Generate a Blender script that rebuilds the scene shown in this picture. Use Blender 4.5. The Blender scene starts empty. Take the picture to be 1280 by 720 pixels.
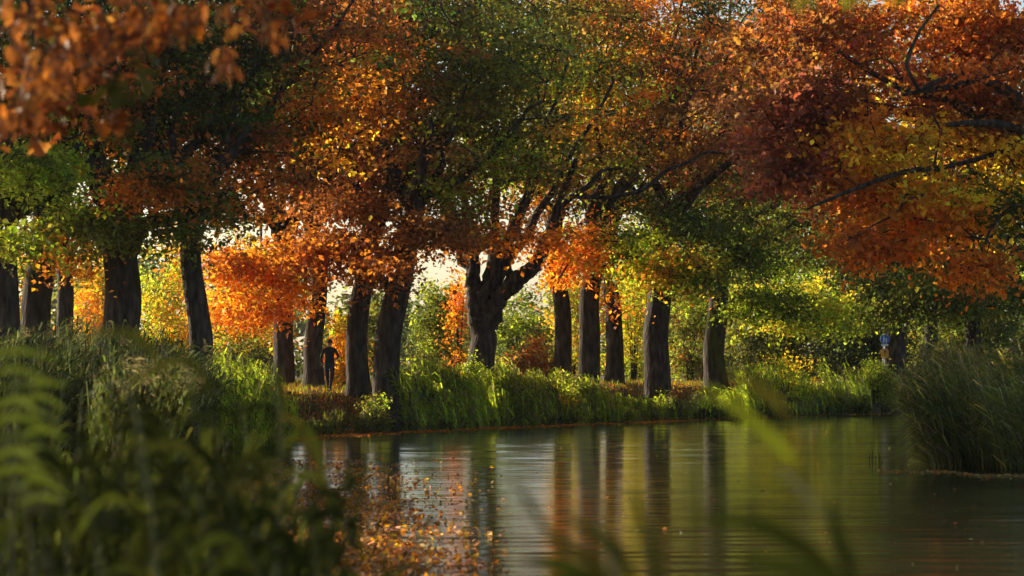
import bpy, math, random
import numpy as np
from mathutils import Vector
R = math.radians
random.seed(7); rng = np.random.default_rng(11)
scene = bpy.context.scene
col = scene.collection

# ---------------------------------------------------------------- camera
F = 3500.0; HY = 453.0; HC = 2.5          # focal length in photo pixels, horizon row, eye height above the water
cam_d = bpy.data.cameras.new('camera'); cam = bpy.data.objects.new('camera', cam_d); col.objects.link(cam)
cam.location = (0, 0, HC)
cam.rotation_euler = (R(90) + math.atan((HY - 360) / F), 0, 0)
cam_d.sensor_width = 36; cam_d.lens = 36 * F / 1280
cam_d.clip_start = 0.1; cam_d.clip_end = 5000
cam_d.dof.use_dof = True; cam_d.dof.focus_distance = 108; cam_d.dof.aperture_fstop = 3.0
scene.camera = cam

# ---------------------------------------------------------------- sky, sun, exposure
SUN_AZ, SUN_EL = -52.0, 15.5                # degrees: azimuth from +Y (negative = to the left)
world = bpy.data.worlds.new('World'); scene.world = world; world.use_nodes = True
wn = world.node_tree.nodes; wl = world.node_tree.links
sky = wn.new('ShaderNodeTexSky'); sky.sky_type = 'NISHITA'; sky.sun_disc = False
sky.sun_elevation = R(SUN_EL); sky.sun_rotation = R(SUN_AZ); sky.dust_density = 1.6; sky.air_density = 0.8; sky.ozone_density = 0.5
wl.new(sky.outputs[0], wn['Background'].inputs[0]); wn['Background'].inputs[1].default_value = 0.095
sd = bpy.data.lights.new('sun', 'SUN'); sd.energy = 5.0; sd.angle = R(0.6); sd.color = (1.0, 0.86, 0.66)
sun = bpy.data.objects.new('sun', sd); col.objects.link(sun)
to_sun = Vector((math.sin(R(SUN_AZ)) * math.cos(R(SUN_EL)), math.cos(R(SUN_AZ)) * math.cos(R(SUN_EL)), math.sin(R(SUN_EL))))
sun.rotation_euler = to_sun.to_track_quat('Z', 'Y').to_euler()
scene.view_settings.view_transform = 'Standard'; scene.view_settings.look = 'None'
scene.view_settings.exposure = 0.86; scene.view_settings.gamma = 1.0
cy = scene.cycles
cy.max_bounces = 10; cy.transmission_bounces = 6; cy.diffuse_bounces = 4; cy.transparent_max_bounces = 8

# ---------------------------------------------------------------- helpers
def at(px, py, Y):                          # a point seen at photo pixel (px, py), at distance Y
    return np.array(((px - 640) / F * Y, Y, HC + (HY - py) / F * Y))
def gx(px, Y): return (px - 640) / F * Y

def tag(o, label=None, cat=None, group=None, kind=None):
    if label: o['label'] = label
    if cat: o['category'] = cat
    if group: o['group'] = group
    if kind: o['kind'] = kind
    return o
def empty(name, loc):
    o = bpy.data.objects.new(name, None); col.objects.link(o); o.location = loc; o.empty_display_size = .3
    return o
def mesh_obj(name, verts, faces, mat, parent=None, colors=None, smooth=False, origin=None):
    """verts (n,3) world coordinates, faces (m,k) equal size; colors (m,3) per face"""
    verts = np.asarray(verts, dtype=np.float32); faces = np.asarray(faces, dtype=np.int32)
    if origin is None:
        origin = np.array(parent.location if parent is not None and parent.parent is None else (0, 0, 0), dtype=np.float32)
    verts = verts - np.array(origin, dtype=np.float32)
    me = bpy.data.meshes.new(name)
    n, (m, k) = len(verts), faces.shape
    me.vertices.add(n); me.vertices.foreach_set('co', verts.ravel())
    me.loops.add(m * k); me.loops.foreach_set('vertex_index', faces.ravel())
    me.polygons.add(m); me.polygons.foreach_set('loop_start', np.arange(0, m * k, k, dtype=np.int32))
    try: me.polygons.foreach_set('loop_total', np.full(m, k, dtype=np.int32))
    except Exception: pass
    if smooth: me.polygons.foreach_set('use_smooth', np.ones(m, dtype=bool))
    me.update(calc_edges=True)
    if colors is not None:
        a = me.attributes.new('tint', 'FLOAT_COLOR', 'FACE')
        c = np.ones((m, 4), dtype=np.float32); c[:, :3] = colors; a.data.foreach_set('color', c.ravel())
    me.materials.append(mat)
    o = bpy.data.objects.new(name, me); col.objects.link(o)
    if parent is not None: o.parent = parent
    else: o.location = tuple(float(v) for v in origin)
    return o

# ---------------------------------------------------------------- materials
def new_mat(name):
    m = bpy.data.materials.new(name); m.use_nodes = True
    nt = m.node_tree; b = nt.nodes['Principled BSDF']; return m, nt, b
def N(nt, t, **kw):
    n = nt.nodes.new(t)
    for k, v in kw.items(): setattr(n, k, v)
    return n
def ramp(nt, stops):
    r = N(nt, 'ShaderNodeValToRGB'); e = r.color_ramp.elements
    e[0].position, e[0].color = stops[0][0], (*stops[0][1], 1)
    e[1].position, e[1].color = stops[-1][0], (*stops[-1][1], 1)
    for p, c in stops[1:-1]:
        x = e.new(p); x.color = (*c, 1)
    return r
def leaf_mat(name, trans=0.45, gain=1.5, rough=0.5, spec=0.3):
    """leaf: reflects its own colour, lets light through more saturated"""
    m, nt, b = new_mat(name)
    a = N(nt, 'ShaderNodeAttribute', attribute_name='tint')
    tc = N(nt, 'ShaderNodeTexCoord'); nz = N(nt, 'ShaderNodeTexNoise'); nz.inputs['Scale'].default_value = 9
    nt.links.new(tc.outputs['Object'], nz.inputs['Vector'])
    mr = N(nt, 'ShaderNodeMapRange'); mr.inputs[3].default_value = .72; mr.inputs[4].default_value = 1.25
    nt.links.new(nz.outputs['Fac'], mr.inputs[0])
    vm = N(nt, 'ShaderNodeVectorMath', operation='SCALE'); nt.links.new(a.outputs['Color'], vm.inputs[0]); nt.links.new(mr.outputs[0], vm.inputs['Scale'])
    nt.links.new(vm.outputs[0], b.inputs['Base Color'])
    b.inputs['Roughness'].default_value = rough; b.inputs['Specular IOR Level'].default_value = spec
    vg = N(nt, 'ShaderNodeVectorMath', operation='MULTIPLY'); nt.links.new(vm.outputs[0], vg.inputs[0]); vg.inputs[1].default_value = (gain * 1.15, gain * 1.1, gain * .6)
    tr = N(nt, 'ShaderNodeBsdfTranslucent'); nt.links.new(vg.outputs[0], tr.inputs['Color'])
    mx = N(nt, 'ShaderNodeMixShader'); mx.inputs[0].default_value = trans
    nt.links.new(b.outputs[0], mx.inputs[1]); nt.links.new(tr.outputs[0], mx.inputs[2])
    nt.links.new(mx.outputs[0], nt.nodes['Material Output'].inputs['Surface'])
    return m
M_LEAF = leaf_mat('autumn_leaf', .55, 1.95)
M_REED = leaf_mat('reed_leaf', .48, 1.8, .7, .05)
def solid(name, stops, scale, rough=.8, bump=0, bscale=None, stretch=(1, 1, 1), spec=.3, detail=6):
    m, nt, b = new_mat(name)
    tc = N(nt, 'ShaderNodeTexCoord'); mp = N(nt, 'ShaderNodeMapping'); mp.inputs['Scale'].default_value = stretch
    nt.links.new(tc.outputs['Object'], mp.inputs[0])
    nz = N(nt, 'ShaderNodeTexNoise'); nz.inputs['Scale'].default_value = scale; nz.inputs['Detail'].default_value = detail
    nt.links.new(mp.outputs[0], nz.inputs['Vector'])
    r = ramp(nt, stops); nt.links.new(nz.outputs['Fac'], r.inputs[0]); nt.links.new(r.outputs[0], b.inputs['Base Color'])
    b.inputs['Roughness'].default_value = rough; b.inputs['Specular IOR Level'].default_value = spec
    if bump:
        n2 = N(nt, 'ShaderNodeTexNoise'); n2.inputs['Scale'].default_value = bscale or scale * 2; n2.inputs['Detail'].default_value = 8
        nt.links.new(mp.outputs[0], n2.inputs['Vector'])
        bp = N(nt, 'ShaderNodeBump'); bp.inputs['Strength'].default_value = bump; bp.inputs['Distance'].default_value = .08
        nt.links.new(n2.outputs['Fac'], bp.inputs['Height']); nt.links.new(bp.outputs[0], b.inputs['Normal'])
    return m
M_BARK = solid('oak_bark', [(.3, (.018, .014, .011)), (.5, (.055, .043, .033)), (.7, (.11, .09, .068))], 4, .9, .9, 7, (1.6, 1.6, .45), .15)
M_TWIG = solid('twig_bark', [(.3, (.03, .022, .016)), (.7, (.07, .05, .036))], 3, .85)
M_GROUND = solid('leaf_strewn_soil', [(.3, (.035, .026, .016)), (.45, (.06, .06, .022)), (.55, (.13, .07, .03)), (.7, (.085, .095, .03))], .9, .95, .6, 6)
M_PATH = solid('dry_grass_path', [(.3, (.10, .07, .035)), (.5, (.17, .13, .06)), (.7, (.24, .17, .08))], 1.6, .95, .6, 9)

# water
m, nt, b = new_mat('pond_water'); M_WATER = m
b.inputs['Base Color'].default_value = (.020, .026, .010, 1); b.inputs['IOR'].default_value = 1.33
b.inputs['Roughness'].default_value = .21; b.inputs['Specular IOR Level'].default_value = .5
tc = N(nt, 'ShaderNodeTexCoord')
hs = []
for sc, st, w in ((1.0, (.35, 2.2, 1), .35), (1.0, (1.2, 9, 1), .5), (1.0, (5, 26, 1), .22)):
    mp = N(nt, 'ShaderNodeMapping'); mp.inputs['Scale'].default_value = st; mp.inputs['Rotation'].default_value = (0, 0, .06)
    nt.links.new(tc.outputs['Object'], mp.inputs[0])
    nz = N(nt, 'ShaderNodeTexNoise'); nz.inputs['Scale'].default_value = sc; nz.inputs['Detail'].default_value = 3
    nt.links.new(mp.outputs[0], nz.inputs['Vector'])
    mu = N(nt, 'ShaderNodeMath', operation='MULTIPLY'); mu.inputs[1].default_value = w; nt.links.new(nz.outputs['Fac'], mu.inputs[0]); hs.append(mu)
a1 = N(nt, 'ShaderNodeMath', operation='ADD'); a2 = N(nt, 'ShaderNodeMath', operation='ADD')
nt.links.new(hs[0].outputs[0], a1.inputs[0]); nt.links.new(hs[1].outputs[0], a1.inputs[1]); nt.links.new(a1.outputs[0], a2.inputs[0]); nt.links.new(hs[2].outputs[0], a2.inputs[1])
bp = N(nt, 'ShaderNodeBump'); bp.inputs['Strength'].default_value = .4; bp.inputs['Distance'].default_value = .010
mp = N(nt, 'ShaderNodeMapping'); mp.inputs['Scale'].default_value = (.05, .45, 1); nt.links.new(tc.outputs['Object'], mp.inputs[0])
nz = N(nt, 'ShaderNodeTexNoise'); nz.inputs['Scale'].default_value = 1; nz.inputs['Detail'].default_value = 5; nt.links.new(mp.outputs[0], nz.inputs['Vector'])
mr = N(nt, 'ShaderNodeMapRange'); mr.inputs[1].default_value = .35; mr.inputs[2].default_value = .62; mr.inputs[3].default_value = .06; mr.inputs[4].default_value = .12
nt.links.new(nz.outputs['Fac'], mr.inputs[0]); nt.links.new(mr.outputs[0], b.inputs['Roughness'])   # calm slicks and wind ruffled lanes
nt.links.new(a2.outputs[0], bp.inputs['Height']); nt.links.new(bp.outputs[0], b.inputs['Normal'])

# ---------------------------------------------------------------- terrain and water
RIVER = np.array([(-1.2, 9), (-2.6, 16), (-4.2, 28), (-6.2, 40), (-7.6, 55), (-8.3, 75), (-7.6, 90), (-6.2, 96), (-3, 102.5), (.3, 109), (4.8, 117), (9.3, 125),
                  (14, 132), (18.4, 137), (26, 144), (45, 156), (80, 170), (86, 156), (50, 141), (30, 128), (21, 112), (17.5, 96), (15.2, 80), (14, 64), (13.5, 40), (13.5, 22), (11, 9), (5, 6.5)])
def river_sd(x, y):                          # >0 on land, <0 in the river
    P = np.stack([x, y], -1); d = np.full(x.shape, 1e9); inside = np.zeros(x.shape, bool); n = len(RIVER)
    for i in range(n):
        a, b_ = RIVER[i], RIVER[(i + 1) % n]; ab = b_ - a
        t = np.clip(((P - a) @ ab) / (ab @ ab), 0, 1); q = a + t[..., None] * ab
        d = np.minimum(d, np.hypot(*(np.moveaxis(P - q, -1, 0))))
        cond = ((a[1] > y) != (b_[1] > y)) & (x < (b_[0] - a[0]) * (y - a[1]) / ((b_[1] - a[1]) or 1e-9) + a[0]); inside ^= cond
    return np.where(inside, -d, d)
def ground_z(x, y):
    x = np.asarray(x, float); y = np.asarray(y, float); s = river_sd(x, y)
    z = np.where(s < 0, np.maximum(-1.0, s * .7), 0)
    t = np.clip(s / 4.2, 0, 1); z = z + np.where(s >= 0, (t * t * (3 - 2 * t)) * 1.45, 0)
    und = .07 * np.sin(x * .9 + 1) * np.sin(y * .7) + .05 * np.sin(x * 2.3 + y * 1.7)
    near = np.clip(1 - np.hypot(x - 1, y) / 9, 0, 1)
    return z + und * np.clip(s / 2, 0, 1) - .6 * near * (s > 0)
_gx = np.arange(-60, 100.01, .4); _gy = np.arange(-10, 380.01, .4); _G = np.meshgrid(_gx, _gy, indexing='ij')
_SD = river_sd(*_G); _GZ = ground_z(*_G)
def _look(T_, x, y):                         # bilinear look-up in a table of the terrain
    u = min(max((x + 60) / .4, 0), len(_gx) - 2.001); v = min(max((y + 10) / .4, 0), len(_gy) - 2.001); i, j = int(u), int(v); u -= i; v -= j
    return float(T_[i, j] * (1 - u) * (1 - v) + T_[i + 1, j] * u * (1 - v) + T_[i, j + 1] * (1 - u) * v + T_[i + 1, j + 1] * u * v)
def gz(x, y): return _look(_GZ, x, y)
def sd1(x, y): return _look(_SD, x, y)

def axis(lo, hi, fine_lo, fine_hi, step):
    a = list(np.arange(fine_lo, fine_hi + step, step)); s = step; v = fine_hi + step
    while v < hi: s *= 1.35; v += s; a.append(min(v, hi))
    s = step; v = fine_lo
    while v > lo: s *= 1.35; v -= s; a.insert(0, max(v, lo))
    return np.unique(np.array(a))
xs = axis(-2500, 2500, -30, 40, .6); ys = axis(-2000, 3500, 0, 160, .7)
X, Y_ = np.meshgrid(xs, ys, indexing='ij'); Z = ground_z(X, Y_)
nx, ny = X.shape; idx = np.arange(nx * ny).reshape(nx, ny)
q = np.stack([idx[:-1, :-1], idx[1:, :-1], idx[1:, 1:], idx[:-1, 1:]], -1).reshape(-1, 4)
tag(mesh_obj('ground', np.stack([X, Y_, Z], -1).reshape(-1, 3), q, M_GROUND, smooth=True), 'leaf strewn grassy ground of the river banks', kind='structure')
# water sheet cut to the river basin (a little past the shore, under the rising bank)
xs = np.arange(-14, 95, .9); ys = np.arange(2, 180, .085)
X, Y_ = np.meshgrid(xs, ys, indexing='ij'); nx, ny = X.shape; idx = np.arange(nx * ny).reshape(nx, ny)
q = np.stack([idx[:-1, :-1], idx[1:, :-1], idx[1:, 1:], idx[:-1, 1:]], -1).reshape(-1, 4)
keep = np.array([[0]]); keep = (np.interp(ys, RIVER[:17, 1], RIVER[:17, 0])[None] - 3 < xs[:, None]) & (xs[:, None] < np.interp(ys, RIVER[16:][::-1][:, 1], RIVER[16:][::-1][:, 0])[None] + 3)
keep = keep[:-1, :-1].reshape(-1)
Zw = np.zeros_like(X)                          # real ripples: long crests lying across the river
for k in range(16):
    lam = .38 * 1.085 ** k; th = rng.normal(0, .30); kv = 2 * np.pi / lam
    Zw += (.046 / 4 / kv) * (.6 + .4 * np.sin(X * .21 + k * 1.7 + 2 * np.sin(Y_ * .05 + k)) * np.sin(Y_ * .13 + k * .9 + 1.5 * np.sin(X * .1))) * 1.41 * np.sin(kv * (Y_ * math.cos(th) + X * math.sin(th)) + rng.uniform(0, 6.28) + 1.2 * np.sin(X * .13 * (1 + k % 3) + k) + .8 * np.sin(Y_ * .11 + k * 2))
tag(mesh_obj('water', np.stack([X, Y_, Zw], -1).reshape(-1, 3), q[keep], M_WATER, smooth=True), 'calm greenish river water with soft reflections', kind='structure')

# footpath along the left bank, worn dry grass, 4 mm proud of the ground grid via its own height samples
BANK = np.array([(-14, 70), (-12.6, 88), (-10.5, 97), (-7.6, 103.5), (-4.6, 110), (0.3, 119), (5, 128), (11, 137), (20, 147), (40, 160)])
def polyline(P, n):
    P = np.asarray(P, float); out = []
    Q = np.vstack([2 * P[0] - P[1], P, 2 * P[-1] - P[-2]]); segs = len(P) - 1
    for t in np.linspace(0, segs, n):
        i = min(int(t), segs - 1); u = t - i; p0, p1, p2, p3 = Q[i:i + 4]
        out.append(.5 * ((2 * p1) + (-p0 + p2) * u + (2 * p0 - 5 * p1 + 4 * p2 - p3) * u * u + (-p0 + 3 * p1 - 3 * p2 + p3) * u ** 3))
    return np.array(out)
pc = polyline(BANK, 140); tg = np.gradient(pc, axis=0); tg /= np.linalg.norm(tg, axis=1)[:, None]; nn = np.stack([-tg[:, 1], tg[:, 0]], -1)
W = np.linspace(-1.1, 1.1, 7); V = []
for i in range(len(pc)):
    for w in W:
        p = pc[i] + nn[i] * (w + .18 * math.sin(i * .7 + w)); V.append((p[0], p[1], gz(p[0], p[1]) + .035))
V = np.array(V); idx = np.arange(len(V)).reshape(len(pc), len(W))
q = np.stack([idx[:-1, :-1], idx[:-1, 1:], idx[1:, 1:], idx[1:, :-1]], -1).reshape(-1, 4)
tag(mesh_obj('path', V, q, M_PATH, smooth=True), 'worn path of dry grass running under the trees', kind='structure')

# ---------------------------------------------------------------- tubes (trunks, limbs, twigs)
class Tubes:
    def __init__(s): s.v = []; s.f = []; s.n = 0
    def add(s, path, radii, sides=8, rough=0.0, seed=0):
        path = np.asarray(path, float); radii = np.asarray(radii, float); k = len(path)
        t = np.gradient(path, axis=0); t /= np.linalg.norm(t, axis=1)[:, None] + 1e-9
        ref = np.array((1.0, 0, 0)) if abs(t[0][0]) < .8 else np.array((0, 1.0, 0))
        u = ref - t * (t @ ref)[:, None]; u /= np.linalg.norm(u, axis=1)[:, None] + 1e-9
        w = np.cross(t, u); a = np.arange(sides) * 2 * np.pi / sides
        rr = radii[:, None] * np.ones((k, sides))
        if rough:
            ph = seed * 1.7; zz = np.linspace(0, k * .35, k)[:, None]
            rr = rr * (1 + rough * (np.sin(3 * a[None] + ph + zz * .5) * .5 + np.sin(5 * a[None] + 2 * ph - zz) * .35 + np.sin(7 * a[None] + zz * 2.1 + ph) * .3))
        P = path[:, None] + rr[..., None] * (np.cos(a)[None, :, None] * u[:, None] + np.sin(a)[None, :, None] * w[:, None])
        idx = s.n + np.arange(k * sides).reshape(k, sides); nx_ = np.roll(idx, -1, 1)
        s.v.append(P.reshape(-1, 3)); s.f.append(np.stack([idx[:-1], nx_[:-1], nx_[1:], idx[1:]], -1).reshape(-1, 4)); s.n += k * sides
        tip = path[-1] + t[-1] * radii[-1]; s.v.append(tip[None]); e = idx[-1]
        s.f.append(np.stack([e, np.roll(e, -1), np.full(sides, s.n), np.full(sides, s.n)], -1)[:, [0, 1, 2, 2]]); s.n += 1
    def build(s, name, mat, parent):
        v = np.vstack(s.v); f = np.vstack(s.f); tri = f[:, 2] == f[:, 3]; qd = f[~tri]
        F3 = np.vstack([qd[:, [0, 1, 2]], qd[:, [0, 2, 3]], f[tri][:, :3]])
        return mesh_obj(name, v, F3, mat, parent, smooth=True)

# ---------------------------------------------------------------- leaf clouds
PAL = dict(dkgreen=(.055, .066, .018), green=(.10, .13, .024), olive=(.15, .14, .028), ygreen=(.26, .32, .03), yellow=(.50, .36, .03), yorange=(.60, .28, .025),
           orange=(.55, .19, .02), dorange=(.37, .125, .022), redbrown=(.25, .092, .030), purple=(.23, .085, .055), brown=(.19, .085, .028), grey=(.085, .105, .052), straw=(.22, .21, .11), glint_pink=(.42, .24, .19), russet=(.13, .045, .018), shade_green=(.022, .031, .008), lime=(.36, .43, .05))  # darkest green carries bank shade, pink carries wet glints, as leaf colour
PALA = {k: np.array(v) for k, v in PAL.items()}
def unit(v): return v / (np.linalg.norm(v, axis=1)[:, None] + 1e-9)
def leaf_arrays(P, L, C, up=1.0, lobed=False, droop=.35, wide=.33):
    n = len(P); nrm = unit(rng.normal(0, 1, (n, 3)) * .75 + np.array((0, 0, up)))
    d = rng.normal(0, 1, (n, 3)); d[:, 2] -= droop * 2; d = unit(d - nrm * np.sum(d * nrm, 1)[:, None]); s = np.cross(nrm, d)
    L = L[:, None]; w = L * wide * rng.uniform(.8, 1.2, (n, 1)); fold = nrm * L * .13
    if lobed:
        pts = [P, P + d * L * .28 + s * w * 1.0 + fold, P + d * L * .42 + s * w * .42 + fold * .4, P + d * L * .66 + s * w * .95 + fold,
               P + d * L - nrm * L * .12, P + d * L * .66 - s * w * .95 + fold, P + d * L * .42 - s * w * .42 + fold * .4, P + d * L * .28 - s * w * 1.0 + fold]
        F_ = np.array([(0, 2, 1), (0, 4, 2), (2, 4, 3), (0, 6, 4), (0, 7, 6), (6, 5, 4)])
    else:
        pts = [P, P + d * L * .5 + s * w + fold, P + d * L - nrm * L * .1, P + d * L * .5 - s * w + fold]
        F_ = np.array([(0, 2, 1), (0, 3, 2)])
    k = len(pts); V = np.stack(pts, 1).reshape(-1, 3); Fc = (np.arange(n)[:, None, None] * k + F_[None]).reshape(-1, 3)
    return V, Fc, np.repeat(C, len(F_), 0)
def leaf_colors(base, n, jitter=.28, mix=None):
    """base (n,3) spray colours -> leaf colours"""
    c = base * np.exp(rng.normal(0, jitter, (n, 1))) * np.exp(rng.normal(0, .10, (n, 3)))
    return np.clip(c, .01, .8)
ANCH = [(400,40,'redbrown'),(440,130,'orange'),(470,60,'dorange'),(380,180,'dorange'),(330,120,'green'),(260,150,'dkgreen'),(180,180,'green'),(300,60,'dkgreen'),(230,230,'dorange'),
 (200,250,'orange'),(60,210,'ygreen'),(25,260,'ygreen'),(150,280,'green'),(100,280,'green'),(200,320,'olive'),(60,90,'dkgreen'),(350,230,'redbrown'),(450,220,'redbrown'),(520,230,'brown'),(540,130,'brown'),
 (590,40,'olive'),(560,90,'olive'),(600,130,'olive'),(560,180,'olive'),(590,215,'ygreen'),(650,150,'olive'),(700,80,'olive'),(700,190,'olive'),(720,130,'yorange'),(760,50,'olive'),(800,20,'dorange'),(850,70,'orange'),(850,130,'brown'),
 (820,180,'brown'),(770,230,'olive'),(690,270,'redbrown'),(620,280,'brown'),(640,310,'yorange'),(660,100,'olive'),(740,90,'ygreen'),(620,60,'green'),(690,30,'olive'),(540,60,'green'),(730,310,'orange'),(780,280,'green'),(820,260,'dkgreen'),(880,200,'brown'),(900,250,'green'),(900,300,'green'),
 (960,280,'olive'),(950,340,'dkgreen'),(870,370,'ygreen'),(980,380,'ygreen'),(1040,400,'ygreen'),(830,330,'orange'),(800,320,'ygreen'),(330,330,'orange'),(290,360,'yorange'),(370,290,'redbrown'),(420,300,'dorange'),
 (480,310,'redbrown'),(520,290,'redbrown'),(410,180,'yorange'),(450,160,'orange'),(900,100,'brown'),(920,30,'dkgreen'),(240,80,'green'),(120,130,'dorange'),(1060,330,'dkgreen'),(1000,300,'green'),(1150,370,'green'),(1230,300,'dkgreen')]
ANCH_R = [(1000,120,'purple'),(950,185,'purple'),(980,80,'redbrown'),(1080,160,'yorange'),(1060,100,'redbrown'),(1130,60,'redbrown'),(1120,110,'redbrown'),(1210,40,'dorange'),(1250,90,'redbrown'),(1160,210,'yellow'),(1240,200,'yellow'),(1200,175,'yellow'),(1120,200,'yellow'),(1100,150,'yorange'),(1210,230,'yellow'),(1180,250,'yorange'),  # yellow anchors put the sun highlight into the mid crown leaf colour
 (1050,240,'dorange'),(980,250,'purple'),(1130,290,'orange'),(1070,320,'dorange'),(1190,300,'dorange'),(1240,340,'orange'),(1250,270,'green'),(1180,330,'olive'),(1010,50,'redbrown'),(1100,20,'dorange'),(1170,130,'redbrown'),(1030,190,'purple'),(1260,150,'redbrown')]
def anchor_cols(S, anchors, noise=36):
    px = 640 + S[:, 0] / S[:, 1] * F; py = HY - (S[:, 2] - HC) / S[:, 1] * F
    px = px + rng.normal(0, noise, len(S)); py = py + rng.normal(0, noise * .7, len(S))
    A = np.array([(a[0], a[1]) for a in anchors], float); K = np.array([PALA[a[2]] for a in anchors])
    d = (px[:, None] - A[:, 0]) ** 2 + (py[:, None] - A[:, 1]) ** 2
    return K[np.argmin(d, 1)] * np.exp(rng.normal(0, .33, (len(S), 1))) * np.exp(rng.normal(0, .10, (len(S), 3)))

def sprays_ellipsoid(c, r, n, lo=-1.0):
    out = []
    while len(out) < n:
        p = rng.uniform(-1, 1, 3); l = np.linalg.norm(p)
        if l > 1 or l < .25 or p[2] < lo: continue
        if rng.random() > .35 + .65 * l: continue
        out.append(np.array(c) + p * np.array(r))
    return np.array(out)
def foliage(S, cols, per, size, spread, flat=.26, lobed=False, jitter=.28):
    """leaf sprays: flattened clumps round each centre"""
    n = len(S) * per; k = np.repeat(np.arange(len(S)), per)
    g = rng.normal(0, 1, (n, 3)); rad = np.minimum(np.linalg.norm(g, axis=1), 2.2) ; g = unit(g) * (rad * .6)[:, None]
    sp = (spread * np.exp(rng.normal(0, .25, len(S))))[k][:, None]
    tilt = rng.normal(0, .28, (len(S), 2))[k]
    off = g * sp; off[:, 2] = off[:, 2] * flat + (tilt * off[:, :2]).sum(1) - .12 * (off[:, 0] ** 2 + off[:, 1] ** 2) / sp[:, 0]
    L = size * np.clip(np.exp(rng.normal(0, .30, n)), .45, 1.9)
    return leaf_arrays(S[k] + off, L, leaf_colors(cols[k], n, jitter), lobed=lobed)

def twigs(T, S, nodes, r0=.05, lmin=.3):
    nodes = [np.array(p) for p in nodes]; base = np.array(nodes)
    order = np.argsort(np.min(np.linalg.norm(S[:, None] - base[None], axis=2), 1))
    NN = base.copy()
    for i in order:
        p = S[i]; d = np.linalg.norm((NN - p) * np.array((1, 1, 1.0)), axis=1) + np.where(NN[:, 2] > p[2], 1.2, 0)
        a = NN[np.argmin(d)]; L = np.linalg.norm(p - a)
        if L < lmin: continue
        mid = (a + p) / 2 + rng.normal(0, .1, 3) * L + np.array((0, 0, .10 * L))
        pts = polyline([a, mid, p], 6); T.add(pts, np.linspace(min(.018 + r0 * L / 3.5, .09), .012, 6) * (1 if lmin > .1 else .22), 4)
        NN = np.vstack([NN, pts[2:]])

def make_tree(label, base_px, Y, wpx, trunk, limbs, crown, spray_n, group='oaks lining the river path', extra=None, anchors=ANCH, name='oak_tree', per=112, size=.170, spread=1.12,
              lobed=False, dens_lo=-1.0, jitter=.28, seed=0, auto=5, cat='tree', lift=.5):
    """trunk: list of (px, py) from base to top at distance Y; limbs: lists of (px, py, Y, width_px)"""
    bx = gx(base_px, Y); bz = gz(bx, Y) - .05
    t = empty(name, (bx, Y, bz)); tag(t, label, cat, group)
    T = Tubes(); r = wpx / 2 / F * Y
    pts = [np.array((bx, Y, bz))] + [at(px, py, Y) for px, py in trunk]
    P = polyline(pts, 26); s = np.linspace(0, 1, 26)
    P = P + np.stack([np.sin(s * 9 + seed), np.cos(s * 7 + seed * 2), np.zeros(26)], -1) * r * .13
    hgt = (P[:, 2] - bz)
    rad = r * (1.0 - .22 * s) * (1 + .35 * np.exp(-hgt / .4)); T.add(P, rad, 20, .055, seed)
    trunk_o = T.build('trunk', M_BARK, t)
    nodes = [P[-1], P[-4]]
    for li in limbs:
        q = np.array([at(a, b_, yy) for a, b_, yy, w in li]); w = np.array([w_ / 2 / F * yy for a, b_, yy, w_ in li])
        n = 6 * len(li); p = polyline(q, n); rr = np.interp(np.linspace(0, len(li) - 1, n), range(len(li)), w)
        p = p + rng.normal(0, 1, p.shape) * rr[:, None] * .10
        L = Tubes(); L.add(p, rr, 10, .06, seed + 3); L.build('limb', M_BARK, t); nodes += list(p[::3])
    if crown is not None:
        c, rr_ = crown; c = np.array(c); rr_ = np.array(rr_)
        top = P[-1]
        for k in range(auto):                    # limbs that carry the crown
            a = 2 * np.pi * (k + rng.uniform(-.3, .3)) / max(auto, 1) + seed; e = rng.uniform(.1, .75)
            end = c + rr_ * np.array((math.cos(a) * .75, math.sin(a) * .75, e - .15))
            mid = top * .5 + end * .5 + np.array((0, 0, rng.uniform(-.1, .12) * rr_[2]))
            p = polyline([P[-3], top + (end - top) * .12 + np.array((0, 0, .5)), mid, end], 16); w = np.linspace(r * .55, .05, 16)
            p[2:] += rng.normal(0, .09, p[2:].shape)
            L = Tubes(); L.add(p, w, 8, .05, k); L.build('limb', M_BARK, t); nodes += list(p[3::2])
        S = sprays_ellipsoid(c + np.array((0, 0, lift)), rr_, int(spray_n * 1.12), dens_lo)
    else: S = np.zeros((0, 3))
    C = anchor_cols(S, anchors) if len(S) else np.zeros((0, 3))
    for e in (extra or []):                      # hanging sprays: (px, py, Y, half width px, half height px, n, colours or None)
        px, py, yy, hw, hh, n, cc = e
        u = rng.normal(0, .5, (n, 3)); Sx = np.array([at(px + a * hw, py + b_ * hh, yy + c_ * 1.8) for a, b_, c_ in u])
        Cx = anchor_cols(Sx, anchors, 14) if cc is None else np.array([PALA[cc[i]] for i in rng.integers(0, len(cc), n)])
        S = np.vstack([S, Sx]); C = np.vstack([C, Cx])
    TW = Tubes(); twigs(TW, S, nodes); tag(TW.build('twigs', M_TWIG, t), kind='stuff')
    v, f, cc = foliage(S, C, per, size, spread, lobed=lobed, jitter=jitter)
    tag(mesh_obj('crown', v, f, M_LEAF, t, cc), kind='stuff')
    return t

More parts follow.
